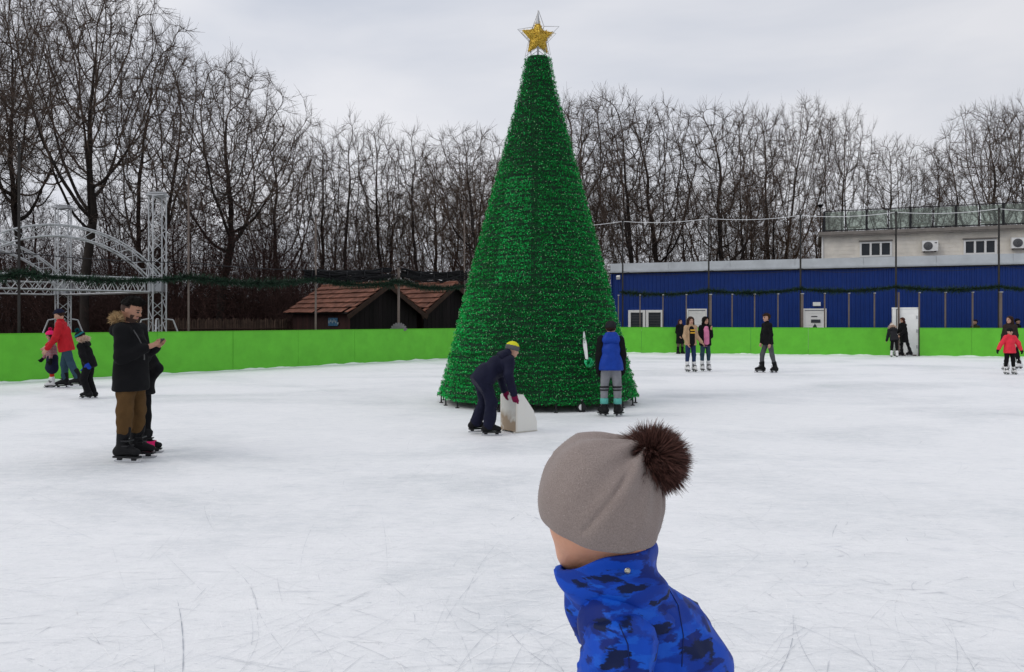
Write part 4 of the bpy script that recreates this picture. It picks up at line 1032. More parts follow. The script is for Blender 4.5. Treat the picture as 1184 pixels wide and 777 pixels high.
def skates(root, foot, ank, fdir, k, m, boot_h, sole_z, blade=True, accent=None):
    """one boot and its blade; foot = ankle ground point"""
    k0 = k; k = k * 1.12; S = SDF(); f = np.array([math.cos(fdir), math.sin(fdir), 0]); up = np.array([0, 0, 1.0]); a = np.array(ank, float)
    heel = a - f * .055 * k; heel[2] = sole_z + .042 * k; toe = a + f * .15 * k; toe[2] = sole_z + .038 * k; mid = a + f * .05 * k; mid[2] = sole_z + .062 * k
    S.cap(heel, mid, .046 * k, .046 * k).cap(mid, toe, .048 * k, .036 * k).cap(a - f * .015 * k, a - f * .005 * k + boot_h * k, .052 * k, .062 * k).cap(heel, a, .044 * k, .052 * k)
    S.cap(a + boot_h * k * .6 + f * .05 * k, a + f * .06 * k + boot_h * k * .9, .02 * k, .018 * k, k=.02)
    S.cut((0, 0, sole_z), (0, 0, -1))
    b = to_obj('skate' if blade else 'boot', S.mesh(.0095 * k + .0015, .03 * k), m, root)
    R = Matrix(((f[0], -f[1], 0), (f[1], f[0], 0), (0, 0, 1)))
    c = Vector(a + f * .045 * k)
    if blade:
        q = MB(); q.box((c.x, c.y, sole_z - .008 * k), (.27 * k, .075 * k, .018 * k), R); 
        for t in (-.085, .075): p = c + Vector(f) * t * k; q.box((p.x, p.y, sole_z - .025 * k), (.05 * k, .018 * k, .035 * k), R)
        q.build('sole', m_dark, b)
        q = MB(); z0 = 0; 
        pr = [(-.145, .016), (-.15, .004), (-.13, 0), (.13, 0), (.155, .008), (.165, .024), (.15, .022), (.12, .024), (-.12, .024)]
        q.prism([c + Vector(f) * x * k + Vector((-f[1], f[0], 0)) * -.003 * k + Vector((0, 0, z * k * 1.15 - c.z)) for x, z in pr], Vector((-f[1], f[0], 0)) * .006 * k); q.build('blade', m_blade, b)
    if accent:
        q = MB(); p = Vector(mid) ; q.box((p.x, p.y, p.z), (.11 * k, .116 * k, .07 * k), R); q.build('buckle', accent, b)
    q = MB(); 
    for t in (.12, .36): p = Vector(a + f * (.035 + .012 * (1 - t)) * k + np.array(boot_h) * k * t); q.box((p.x, p.y, p.z), (.07 * k, .106 * k, .014 * k), R)
    q.build('strap', m_dark, b)
    return b
PEOPLE = {}
def person(label, loc, h, yaw, lean=(0, 0), head=(0, 0), arms=None, legs=None, hs=1.0, res=.012, sk=None, top=None, bottom=None, shoe=None, hat=None, hair=None, gloves=None, girth=1.0, seed=1, footyaw=(0, 0), beard=False, group='skaters on the rink', twist=0, blade=True, zoff=0.0, fine=None):
    """local frame: x forward, y to the person's left; dirs are (forward, left, up)"""
    root = empty('person', loc, yaw); tag(root, label, 'person', group); sk = sk or SK
    H = h; k = h / 1.7; sole = (.068 if blade else .0) * k; ankz = sole + .085 * k
    lx, ly = rad(lean[0]), rad(lean[1])
    u = nv((math.sin(lx), math.sin(ly), math.cos(lx) * math.cos(ly))); tw = rad(twist)
    lft = np.array([-math.sin(tw), math.cos(tw), 0]); lft = nv(lft - u * (lft @ u)); fw = np.cross(lft, u)
    legs = legs or [((.03, .10, -1), (0, .03, -1)), ((.03, -.10, -1), (0, -.03, -1))]
    arms = arms or [((.02, .16, -1), (.18, .02, -1)), ((.02, -.16, -1), (.18, -.02, -1))]
    pel = np.zeros(3); g = girth
    hips = [np.array([0, .046 * H * g, -.01 * H]), np.array([0, -.046 * H * g, -.01 * H])]
    knees = [hips[i] + nv(legs[i][0]) * .235 * H for i in (0, 1)]; anks = [knees[i] + nv(legs[i][1]) * .225 * H for i in (0, 1)]
    shift = ankz - min(anks[0][2], anks[1][2]); up = np.array([0, 0, shift])
    cx = np.array([(anks[0][0] + anks[1][0]) / 2, (anks[0][1] + anks[1][1]) / 2, 0]); mv = up - cx
    pel = pel + mv; hips = [p + mv for p in hips]; knees = [p + mv for p in knees]; anks = [p + mv for p in anks]
    chest = pel + u * .19 * H; neck = pel + u * .315 * H
    sh = [pel + u * .285 * H + lft * .090 * H * g, pel + u * .285 * H - lft * .090 * H * g]
    def d3(v): v = nv(v); return fw * v[0] + lft * v[1] + np.array([0, 0, 1.0]) * v[2]
    elb = [sh[i] + d3(arms[i][0]) * .172 * H for i in (0, 1)]; wri = [elb[i] + d3(arms[i][1]) * .148 * H for i in (0, 1)]
    hyaw, hpit = rad(head[0]) + tw, rad(head[1])
    hf = np.array([math.cos(hyaw) * math.cos(hpit), math.sin(hyaw) * math.cos(hpit), -math.sin(hpit)]); hl = np.array([-math.sin(hyaw), math.cos(hyaw), 0]); hu = np.cross(hf, hl)
    hr = .068 * H * hs; hd = nv(u * .5 + np.array([0, 0, .8]) + hf * .12); hc = neck + hd * (.035 * H + hr * .98)
    # ---- body: one continuous surface
    S = SDF(); head_prims(S, hc, hf, hu, hr)
    S.cap(neck - u * .01 * H, hc - hu * .45 * hr - hf * .12 * hr, .032 * H, .030 * H, k=.025)
    S.cap(pel + u * .02 * H, chest, .066 * H * g, .070 * H * g).cap(chest, neck - u * .055 * H, .070 * H * g, .045 * H * g).cap(sh[0], sh[1], .034 * H * g, k=.04)
    for i in (0, 1):
        S.cap(sh[i], elb[i], .030 * H * g, .024 * H).cap(elb[i], wri[i], .026 * H, .017 * H)
        S.cap(hips[i], knees[i], .046 * H * g, .032 * H).cap(knees[i], anks[i], .032 * H, .021 * H)
        d = nv(wri[i] - elb[i]); pd = nv(np.cross(d, fw) + 1e-6) ; sd = nv(np.cross(d, pd)); sgn = 1 if i == 0 else -1
        hk = H * .105; palm = wri[i] + d * .30 * hk
        S.ell(palm, (.30 * hk, .24 * hk, .12 * hk), np.array([d, sd, pd]), k=.01)
        for j, (o, ln) in enumerate(((-.17, .38), (-.06, .44), (.06, .41), (.17, .32))):
            a0 = palm + d * .22 * hk + sd * o * hk; a1 = a0 + nv(d + pd * .25 * sgn) * ln * .55 * hk; a2 = a1 + nv(d + pd * .9 * sgn) * ln * .5 * hk
            S.cap(a0, a1, .055 * hk, .05 * hk, k=.004).cap(a1, a2, .05 * hk, .042 * hk, k=.004)
        t0 = palm - d * .08 * hk + fw * .10 * hk; t1 = t0 + nv(d * .5 + fw * .7) * .26 * hk; S.cap(t0, t1, .07 * hk, .055 * hk, k=.008).cap(t1, t1 + nv(d + fw * .1) * .2 * hk, .055 * hk, .045 * hk, k=.004)
        f = np.array([math.cos(footyaw[i]), math.sin(footyaw[i]), 0]); S.cap(anks[i] - [0, 0, .03 * k], anks[i] + f * .12 * k - [0, 0, .05 * k], .03 * k, .024 * k)
    S.cap(pel + lft * .035 * H, pel - lft * .035 * H, .058 * H * g)
    P, Q = S.mesh(fine or res, .02); C = P[Q].mean(1)
    to_obj('body', (P, Q), [sk, M_EYE, M_LIP, M_BROW, M_FADE], root, face_mi(C, hc, hf, hu, hr, beard))
    # ---- trousers
    if bottom:
        S = SDF(); e = bottom.get('e', .012)
        S.cap(pel + lft * .034 * H * g + u * .02 * H, pel - lft * .034 * H * g + u * .02 * H, .061 * H * g + e)
        end = bottom.get('end', .9)
        for i in (0, 1):
            S.cap(hips[i], knees[i], .049 * H * g + e, .036 * H + e)
            if not bottom.get('short'): S.cap(knees[i], knees[i] + (anks[i] - knees[i]) * end, .037 * H + e, bottom.get('cuff', .030) * H + e)
        if bottom.get('skirt'):
            for i in (0, 1): S.cap(hips[i], hips[i] + (knees[i] - hips[i]) * bottom['skirt'], .085 * H, .105 * H, k=.08)
        to_obj(bottom.get('name', 'trousers'), S.mesh(res, .03, folds(bottom.get('fold', .0045), seed + 3, 1.3)), bottom['m'], root)
    if bottom and bottom.get('tights'):
        for i in (0, 1):
            S = SDF(); S.cap(hips[i], knees[i], .056 * H, .038 * H).cap(knees[i], anks[i], .038 * H, .027 * H); to_obj('tights', S.mesh(res, .02), bottom['tights'], root)
    # ---- top garment
    if top:
        e = top.get('e', .022); hem = top.get('hem', .07); S = SDF()
        S.cap(pel + u * .04 * H, chest, .074 * H * g + e, .075 * H * g + e).cap(chest, neck - u * .05 * H, .075 * H * g + e, .048 * H * g + e * .8)
        wsh = .80 if top.get('sleeve') is not None else 1.0
        S.cap(neck * .0 + (sh[0] + sh[1]) / 2 + (sh[0] - sh[1]) / 2 * wsh, (sh[0] + sh[1]) / 2 - (sh[0] - sh[1]) / 2 * wsh, .037 * H * g + e * .7, k=.05)
        hb = pel - u * hem * H * .5 - np.array([0, 0, hem * H * .5])
        S.cap(pel + u * .06 * H + lft * .028 * H, hb + lft * .030 * H, .070 * H * g + e, .078 * H * g + e).cap(pel + u * .06 * H - lft * .028 * H, hb - lft * .030 * H, .070 * H * g + e, .078 * H * g + e)
        if top.get('collar', True): S.cap(neck - u * .03 * H, neck + u * .015 * H + hd * .01, .042 * H + e * .5, .041 * H + e * .35, k=.02)
        S2 = S
        if top.get('sleeve') is None: SL = S
        else: SL = SDF()
        for i in (0, 1):
            SL.cap(sh[i], elb[i], .035 * H * g + e * .75, .029 * H + e * .75).cap(elb[i], elb[i] + (wri[i] - elb[i]) * .96, .029 * H + e * .75, .023 * H + e * .6)
        S.cut(hb - u * .02 * H, -u, .03)
        PQ = S.mesh(res, .035, folds(top.get('fold', .006), seed)); C = PQ[0][PQ[1]].mean(1); mi = None; ms = top['m']
        if callable(top.get('paint')): mi = top['paint'](C, dict(pel=pel, neck=neck, u=u, lft=lft, fw=fw, H=H, chest=chest)); 
        j = to_obj(top.get('name', 'jacket'), PQ, ms, root, mi)
        if SL is not S: to_obj('sleeves', SL.mesh(res, .03, folds(.004, seed + 9)), top['sleeve'], root)
        if top.get('hood'):
            S = SDF(); bk = neck - fw * .062 * H + u * .005 * H
            S.cap(bk + lft * .05 * H - u * .03 * H, bk - lft * .05 * H - u * .03 * H, .040 * H + e * .3).cap(bk + lft * .035 * H + u * .02 * H, bk - lft * .035 * H + u * .02 * H, .034 * H, k=.04)
            hd_o = to_obj('hood', S.mesh(res, .04, folds(.005, seed + 2)), top['hood'], root)
            if top.get('fur'):
                a0 = bk - fw * .025 * H + u * .035 * H; fp = []
                for t in np.linspace(-1.25, 1.25, 60): fp.append(a0 + lft * math.sin(t) * .085 * H + fw * (1 - math.cos(t)) * .085 * H + u * .012 * H * math.cos(t))
                fp = np.repeat(np.array(fp), 45, 0); fp += NR.normal(size=fp.shape) * .010; D = unit(NR.normal(size=fp.shape) + u * .3); W_ = unit(np.cross(D, NR.normal(size=fp.shape)))
                V_, Q_ = strips(fp, D, W_, NR.uniform(.04, .085, len(fp)), NR.uniform(.004, .008, len(fp))); np_mesh('fur_trim', V_, Q_, top['fur'], hd_o)
        for nm, fn in top.get('extra', []): fn(root, dict(pel=pel, neck=neck, u=u, lft=lft, fw=fw, H=H, chest=chest, sh=sh, elb=elb, wri=wri, e=e, g=g))
    # ---- gloves, shoes
    if gloves:
        for i in (0, 1):
            d = nv(wri[i] - elb[i]); S = SDF(); hk = .105 * H; palm = wri[i] + d * .3 * hk
            S.cap(wri[i] - d * .15 * hk, palm, .26 * hk, .30 * hk); pd = nv(np.cross(d, fw) + 1e-6); sd = nv(np.cross(d, pd)); sgn = 1 if i == 0 else -1
            for o, ln in ((-.20, .42), (-.07, .5), (.07, .47), (.20, .36)):
                a0 = palm + d * .15 * hk + sd * o * hk; a1 = a0 + nv(d + pd * .3 * sgn) * ln * hk * .6; S.cap(a0, a1, .10 * hk, .09 * hk, k=.006).cap(a1, a1 + nv(d + pd * sgn) * ln * .5 * hk, .09 * hk, .08 * hk, k=.006)
            t0 = palm - d * .1 * hk; S.cap(t0 + fw * .15 * hk, t0 + (d * .25 + fw * .5) * hk, .12 * hk, .1 * hk, k=.01); to_obj('glove', S.mesh(min(res, .008), .012), gloves, root)
    if shoe:
        for i in (0, 1):
            d = nv(knees[i] - anks[i]); s_z = sole + (anks[i][2] - ankz)
            b = skates(root, None, anks[i], footyaw[i], k, shoe['m'], d * shoe.get('h', .13), sole, blade, shoe.get('accent') if i == shoe.get('aside', 1) else None)
            if s_z > sole + .01:            # lifted foot: move the whole skate up with it
                b.location.z = s_z - sole
    # ---- hair, hat
    R3 = np.array([hf, hl, hu])
    if hair:
        S = SDF(); st = hair.get('style', 'short'); ex = hair.get('e', .05) * hr
        S.ell(hc + hu * .24 * hr - hf * .16 * hr, (.88 * hr + ex, .78 * hr + ex, .84 * hr + ex), R3)
        if st == 'long':
            for s in (-1, 1):
                a0 = hc + hl * s * .62 * hr - hf * .12 * hr + hu * .25 * hr; a1 = hc + hl * s * .74 * hr - hf * .22 * hr - hu * .9 * hr; a2 = a1 - hu * hair.get('len', 1.0) * hr + hl * s * .12 * hr + hf * hair.get('fwd', .35) * hr
                S.cap(a0, a1, .34 * hr, .36 * hr, k=.3 * hr).cap(a1, a2, .36 * hr, .22 * hr, k=.2 * hr)
            S.cap(hc - hf * .55 * hr, hc - hf * .62 * hr - hu * (1.0 + hair.get('len', 1.0) * .8) * hr, .55 * hr, .42 * hr, k=.3 * hr)
        if st == 'quiff': S.ell(hc + hu * .92 * hr + hf * .16 * hr, (.80 * hr, .56 * hr, .36 * hr), R3, k=.15 * hr)
        if st == 'fringe': S.ell(hc + hu * .55 * hr + hf * .42 * hr, (.5 * hr, .62 * hr, .36 * hr), R3, k=.2 * hr)
        # hairline: keep what lies above a tilted plane, and behind the face
        nrm = -(hu * hair.get('cu', .62) - hf * .78)
        o = hc + hu * hair.get('line', .35) * hr + hf * .35 * hr
        def carve(v, X, Y, Z):
            rf_ = (X - hc[0]) * hf[0] + (Y - hc[1]) * hf[1] + (Z - hc[2]) * hf[2]; ru = (X - hc[0]) * hu[0] + (Y - hc[1]) * hu[1] + (Z - hc[2]) * hu[2]; rl = (X - hc[0]) * hl[0] + (Y - hc[1]) * hl[1]
            if st == 'long': face = np.sqrt(((rf_ - .95 * hr) / 1.0) ** 2 + (rl * 1.25) ** 2 + ((ru + .22 * hr) * .82) ** 2) - .80 * hr; return np.maximum(v, -face)
            return np.maximum(v, np.minimum((rf_ + .02 * hr + (-ru) * .25), -(ru - hair.get('line', .35) * hr)) if st != 'bun' else v)
        back_cut = (hc - hu * {'long': 9, 'quiff': -.26}.get(st, .62) * hr, -hu)
        S.cut(*back_cut)
        amp = hair.get('rough', .03) * hr
        nz = folds(amp, seed + 5, 3.0)
        HP = S.mesh(min(res, hr * .085), .03, nz, carve); ho = to_obj('hair', HP, hair['m'], root)
        # loose strands lift the outline off the smooth cap
        ns = 500 if st != 'long' else 800; pk = NR.choice(len(HP[0]), ns); B_ = HP[0][pk]; out = unit(B_ - hc); fall = np.array([0, 0, -1.0]) if st == 'long' else hf * .5 + hu * .3
        D = unit(out * .45 + fall + NR.normal(size=B_.shape) * .35); W_ = unit(np.cross(D, NR.normal(size=B_.shape))); V_, Q_ = strips(B_ - out * .004, D, W_, NR.uniform(.15, .42, ns) * hr, np.full(ns, .035 * hr)); np_mesh('strands', V_, Q_, hair['m'], ho)
    if hat:
        S = SDF(); ex = hat.get('e', .12) * hr; st = hat.get('style', 'beanie')
        S.ell(hc + hu * .26 * hr - hf * .12 * hr, (.90 * hr + ex, .78 * hr + ex, .86 * hr + ex), R3); tilt = hat.get('tilt', .22)
        S.cut(hc + hu * hat.get('line', .22) * hr + hf * .2 * hr, -(hu * 1.0 - hf * tilt), .03 * hr)
        if st == 'cap': S.cap(hc + hu * .42 * hr + hf * .6 * hr, hc + hu * .34 * hr + hf * 1.25 * hr, .30 * hr, .16 * hr, k=.05 * hr)
        ms = hat['m']; PQ = S.mesh(min(res, hr * .09), .02, folds(.0025, seed + 7, 2)); mi = None
        if isinstance(ms, (list, tuple)):
            C = PQ[0][PQ[1]].mean(1); dd_ = (C - hc) @ hu / hr; mi = np.digitize(dd_, hat['bands'])
        ho = to_obj('hat', PQ, ms, root, mi)
        if hat.get('cuff'):
            S = SDF(); S.ell(hc + hu * .26 * hr - hf * .12 * hr, (.93 * hr + ex * 1.5, .81 * hr + ex * 1.5, .86 * hr + ex * 1.5), R3)
            S.cut(hc + hu * (hat.get('line', .22) - .02) * hr + hf * .2 * hr, -(hu - hf * tilt), .03 * hr).cut(hc + hu * (hat.get('line', .22) + .36) * hr + hf * .2 * hr, (hu - hf * tilt), .03 * hr); to_obj('cuff', S.mesh(hr * .09, .02), hat['cuff'], ho)
        if hat.get('pom'):
            pc = hc + hu * (1.16 * hr + ex + hat.get('pr', .30) * hr * .5) - hf * .30 * hr; D = unit(NR.normal(size=(700, 3))); W_ = unit(np.cross(D, NR.normal(size=D.shape))); V_, Q_ = strips(np.repeat(pc[None], 700, 0), D, W_, NR.uniform(.7, 1.1, 700) * hat.get('pr', .30) * hr, np.full(700, .12 * hr)); np_mesh('pompom', V_, Q_, hat['pom'], ho)
    PEOPLE[label] = dict(root=root, hc=hc, hf=hf, hu=hu, hr=hr, wri=wri, elb=elb, sh=sh, neck=neck, pel=pel, u=u, lft=lft, fw=fw, H=H, knees=knees, anks=anks)
    return root

c_black = cloth('cloth_black', (.007, .007, .008)); c_navy = cloth('cloth_navy', (.010, .012, .030)); c_navy2 = cloth('cloth_ski_navy', (.009, .010, .026), .7)
c_char = cloth('cloth_charcoal', (.020, .020, .023)); c_red = cloth('cloth_red', (.42, .014, .022), .7); c_denim = cloth('denim', (.028, .055, .115)); c_denimd = cloth('denim_dark', (.018, .032, .085)); c_denimg = cloth('denim_grey_blue', (.03, .06, .085))
c_khaki = cloth('khaki_brown', (.088, .048, .018)); c_grey = cloth('cloth_grey', (.10, .10, .105)); c_beige = cloth('cloth_beige', (.42, .28, .17)); c_pink = cloth('cloth_hot_pink', (.75, .025, .16)); c_pinkl = cloth('cloth_pink', (.62, .20, .34))
c_tight = cloth('tights_red', (.45, .03, .015)); c_blue = cloth('vest_blue', (.010, .045, .30), .5); c_teal = cloth('knit_teal', (.01, .13, .15)); c_yel = cloth('knit_yellow', (.62, .60, .03)); c_mauve = cloth('glove_wine', (.16, .008, .045)); c_gblue = cloth('glove_blue', (.015, .05, .35))
c_pale = cloth('knit_pale', (.60, .52, .46)); c_mint = cloth('sock_mint', (.10, .38, .33)); c_redj = cloth('jacket_coral_red', (.70, .035, .06), .65); c_kgrey = cloth('trousers_mid_grey', (.075, .078, .085)); c_lgrey = cloth('joggers_grey', (.20, .205, .22))
h_dark = mat('hair_black', (.006, .005, .0045), .75, 0, .3, 30, .4, 90, spec=.1); h_brown = mat('hair_brown', (.030, .014, .009), .7, 0, .3, 30, .4, 90, spec=.12); h_aub = mat('hair_auburn', (.05, .016, .010), .7, 0, .3, 30, .4, 90, spec=.12)
s_black = mat('boot_black', (.007, .007, .008), .6, 0, .1, 8, .1, 30, spec=.15); s_white = mat('boot_white', (.66, .66, .66), .4, 0, .1, 8, .1, 30)
fur_tan = mat('fur_tan', (.42, .29, .15), .9, 0, 0, 1, 0, 1, .45)
fur_pale = mat('fur_pale', (.62, .48, .38), .9, 0, 0, 1, 0, 1, .3)
def stripes(name, A, B_, C_, sc):
    m = bpy.data.materials.new(name); m.use_nodes = True; nt = m.node_tree; N = nt.nodes; L = nt.links; b = N['Principled BSDF']; b.inputs['Roughness'].default_value = .9
    tc = N.new('ShaderNodeTexCoord'); wv = N.new('ShaderNodeTexWave'); wv.bands_direction = 'Z'; wv.inputs['Scale'].default_value = sc; wv.inputs['Distortion'].default_value = 2; L.new(tc.outputs['Object'], wv.inputs['Vector'])
    r_ = N.new('ShaderNodeValToRGB'); r_.color_ramp.interpolation = 'CONSTANT'; r_.color_ramp.elements[0].color = (*A, 1); r_.color_ramp.elements[1].color = (*B_, 1); r_.color_ramp.elements[1].position = .4; e = r_.color_ramp.elements.new(.72); e.color = (*C_, 1)
    L.new(wv.outputs['Fac'], r_.inputs[0]); L.new(r_.outputs[0], b.inputs['Base Color']); return m
m_pat = stripes('patterned_knit', (.30, .22, .22), (.05, .03, .05), (.32, .06, .10), 9)
G = lambda px, py: at(px, gdepth(py))
L_, R_ = 0, 1
# --- man with phone
p1 = person('bearded man in black fur-hooded parka and brown trousers looking at his phone', G(150, 532), 1.73, rad(-4), lean=(-1, 0), head=(2, 20), hs=1.08, res=.010, fine=.0066, girth=1.04, seed=3, beard=True, sk=SK2,
    arms=[((.14, .20, -1), (1, -.62, .50)), ((.12, -.20, -1), (1, .62, .48))], legs=[((.05, .10, -1), (-.08, .0, -1)), ((.0, -.10, -1), (-.05, 0, -1))], footyaw=(.1, -.15),
    top=dict(m=c_black, e=.034, hem=.085, hood=c_black, fur=fur_tan, fold=.008, collar=False), bottom=dict(m=c_khaki, e=.020, cuff=.033, end=.50, fold=.009), shoe=dict(m=s_black, h=.21), hair=dict(m=h_dark, style='quiff', line=.50, e=.015, rough=.05))
D1 = PEOPLE['bearded man in black fur-hooded parka and brown trousers looking at his phone']
def strap_pts(D, e):
    pts = []
    for t in np.linspace(0, 1, 14):
        a = D['neck'] + D['lft'] * .03 * D['H'] * (1 - 2 * t) * -1 - D['u'] * (.02 + .20 * t) * D['H']; pts.append(a - D['lft'] * (.02 + .05 * t) * D['H'] + D['fw'] * (.085 * D['H'] + e) * math.sin(.4 + t * 1.3))
    return pts
MB().path([tuple(p) for p in strap_pts(D1, .052)], .008, 5).build('shoulder_strap', mat('strap_grey', (.09, .09, .09), .7), p1)
hm = (D1['wri'][0] + D1['wri'][1]) / 2
Rw = Matrix.Rotation(rad(-4), 3, 'Z')
ph_l = Vector(hm) + Vector((.085, 0, .05)); ph_w = Rw @ ph_l + p1.location
ph = empty('phone', ph_w, rad(-4)); tag(ph, 'dark smartphone held in both hands by the bearded man', 'phone')
Rp = Matrix.Rotation(rad(-38), 3, 'Y'); q = MB(); q.box((0, 0, 0), (.15, .072, .010), Rp); q.build('case', m_dark, ph); q = MB(); q.box(Rp @ Vector((0, 0, .0062)), (.135, .064, .002), Rp); q.build('screen', mat('phone_glass', (.03, .035, .045), .08), ph)
# --- person hidden behind him
person('person in dark clothes with pink and black skates, mostly hidden behind the bearded man', G(162.5, 523.5), 1.40, rad(75), lean=(2, 4), head=(0, 10), seed=8, res=.012,
    arms=[((.05, .2, -1), (.3, -.2, -.6)), ((.0, -.62, -.85), (.25, .80, -.75))], legs=[((.02, .06, -1), (0, 0, -1)), ((.02, -.08, -1), (-.02, -.02, -1))],
    top=dict(m=c_black, e=.026, hem=.05), bottom=dict(m=c_black, e=.004, cuff=.024), shoe=dict(m=s_black, accent=c_pink, h=.15, aside=1), hair=dict(m=h_brown, style='long', len=.6), footyaw=(1.2, -1.1))
# --- father and the two children at left
person('man in red jacket, dark cap and jeans leaning forward beside the girl with pink hat', G(83, 449), 1.76, rad(196), lean=(12, 0), head=(0, 22), seed=5, sk=SK,
    arms=[((.22, .22, -1), (.62, .15, -.8)), ((.38, -.10, -1), (.85, .2, -.55))], legs=[((-.34, .10, -1), (-.42, .03, -1)), ((.16, -.08, -1), (-.04, 0, -1))],
    top=dict(m=c_red, e=.024, hem=.05, fold=.007), bottom=dict(m=c_denimg, e=.016, end=.85, cuff=.03), shoe=dict(m=s_black, h=.15), hair=dict(m=h_brown, line=.5), hat=dict(m=c_navy, style='cap', line=.34, e=.10))
person('small girl in bright pink bobble hat, patterned coat and red tights', G(60, 448), 1.24, rad(215), lean=(4, 0), head=(0, 10), hs=1.15, seed=6,
    arms=[((.05, .3, -1), (.1, .2, -1)), ((.15, -.2, -1), (.5, .1, -.6))], top=dict(m=m_pat, e=.020, hem=.05), bottom=dict(m=c_navy, e=.02, short=True, skirt=.75, name='skirt', tights=c_tight), shoe=dict(m=s_white, h=.14), gloves=c_black, hat=dict(m=c_pink, pom=c_pink, e=.14, pr=.42, cuff=c_pink), hair=dict(m=h_brown, style='long', len=.3))
person('child in black suit, teal bobble hat and blue gloves bending forward on skates', G(105, 461), 1.30, rad(188), lean=(20, 0), head=(18, 34), hs=1.12, seed=7,
    arms=[((-.30, .24, -1), (-.45, .02, -1)), ((.0, -.2, -1), (.1, .1, -1))], legs=[((.28, .12, -1), (-.34, .03, -1)), ((.15, -.10, -1), (-.30, 0, -1))],
    top=dict(m=c_black, e=.026, hem=.06, hood=c_black, fur=fur_pale), bottom=dict(m=c_black, e=.018, cuff=.036), shoe=dict(m=s_black, h=.15), gloves=c_gblue, hat=dict(m=[c_black, c_teal, c_black], bands=[.45, .78], pom=c_teal, pr=.42, e=.13))
# --- boy pushing the block
person('child in navy snowsuit and yellow-topped hat bending over the cream block', G(557, 502.5), 1.44, rad(18), lean=(57, 0), head=(6, 14), hs=1.02, res=.010, seed=11, girth=1.05,
    arms=[((-.22, .34, -.8), (.62, -.14, -.50)), ((-.22, -.34, -.8), (.62, .14, -.50))], legs=[((.22, .14, -1), (-.46, .04, -1)), ((.34, -.14, -1), (-.14, -.03, -1))], footyaw=(.0, -.35),
    top=dict(m=c_navy2, e=.036, hem=.085, hood=c_navy2, fold=.010), bottom=dict(m=c_navy2, e=.026, cuff=.040, fold=.008), shoe=dict(m=s_black, h=.13), gloves=c_mauve, hat=dict(m=[c_grey, c_yel], bands=[.62], e=.13, line=-.05, tilt=.0))
# --- boy in blue vest
def kneeband(root, D):
    pass
pv = person('boy in blue quilted vest, dark beanie and grey joggers seen from behind', G(706.5, 481.5), 1.48, rad(86), lean=(3, 0), head=(-10, 6), res=.010, seed=12, hs=1.02,
    arms=[((.0, .16, -1), (.12, .06, -1)), ((.04, -.18, -1), (.2, -.03, -1))], legs=[((.04, .10, -1), (-.03, .0, -1)), ((.04, -.10, -1), (-.03, -.02, -1))],
    top=dict(m=c_blue, e=.036, hem=.03, sleeve=c_black, hood=c_blue, name='vest'), bottom=dict(m=c_lgrey, e=.012, cuff=.032, end=.78), shoe=dict(m=s_black, h=.15), gloves=c_black, girth=1.06, footyaw=(.5, -.5), hat=dict(m=c_char, e=.12, line=-.02, tilt=.0), hair=dict(m=h_brown, line=.3))
D2 = PEOPLE['boy in blue quilted vest, dark beanie and grey joggers seen from behind']
for i in (0, 1):
    kn, an = D2['knees'][i], D2['anks'][i]; d = an - kn
    S = SDF(); S.cap(kn - d * .02, kn + d * .05, .055 * 1.47 * .86); 
    q = MB(); q.tube(tuple(kn - d * .10), tuple(kn - d * .0), .080, .079, 16); q.tube(tuple(kn + d * .06), tuple(kn + d * .13), .078, .076, 16); q.build('knee_band', m_dark, pv, True)
    q = MB(); q.tube(tuple(kn + d * .50), tuple(kn + d * .78), .066, .066, 16); q.build('sock', c_mint, pv, True)
# --- girls, man in black, people by the back boards
def logo(root, D):
    c = Vector(D['chest'] + D['fw'] * (.076 * D['H'] + D['e'] + .006) + D['u'] * .025 * D['H']); up_ = Vector(D['u']); l = Vector(D['lft']); f = Vector(D['fw'])
    q = MB()
    for dz, w_ in ((.035, .15), (-.045, .15)): q.prism([c + l * -w_ / 2 + up_ * (dz - .02), c + l * w_ / 2 + up_ * (dz - .02), c + l * w_ / 2 + up_ * (dz + .02), c + l * -w_ / 2 + up_ * (dz + .02)], f * .008)
    q.build('chest_print', mat('print_yellow', (.65, .36, .03), .7), root)
def openfront(cloth_m, nm):
    def fn(root, D):
        S = SDF(); H = D['H']; c = D['fw'] * .016 * H
        S.cap(D['pel'] + c * 1.5 + D['u'] * .0 * H, D['chest'] + c * 1.5, .067 * H + D['e'], .066 * H + D['e']).cap(D['chest'] + c, D['neck'] - D['u'] * .05 * H + c, .064 * H + D['e'], .044 * H + D['e'])
        o = D['fw']
        for s in (-1, 1): S.cut(D['chest'] + D['lft'] * s * .052 * H, D['lft'] * s)
        S.cut(D['chest'], -D['fw'])
        to_obj(nm, S.mesh(.012, .02), cloth_m, root)
    return fn
person('long-haired girl in beige jacket over a black top, blue jeans and white skates', G(798.5, 430), 1.60, rad(-80), head=(-5, 6), seed=13, girth=.96,
    arms=[((.0, .20, -1), (.35, .5, -.7)), ((.05, -.22, -1), (.45, .25, -1))], legs=[((.0, .09, -1), (-.02, .02, -1)), ((.02, -.09, -1), (-.02, -.02, -1))],
    top=dict(m=c_beige, e=.020, hem=.03, extra=[('t', openfront(c_black, 'black_top')), ('l', lambda r_, D: logo(r_, dict(D, e=D['e'] + .012)))]), bottom=dict(m=c_denimd, e=.008, cuff=.026), shoe=dict(m=s_white, h=.14), hair=dict(m=h_brown, style='long', len=1.1, e=.14))
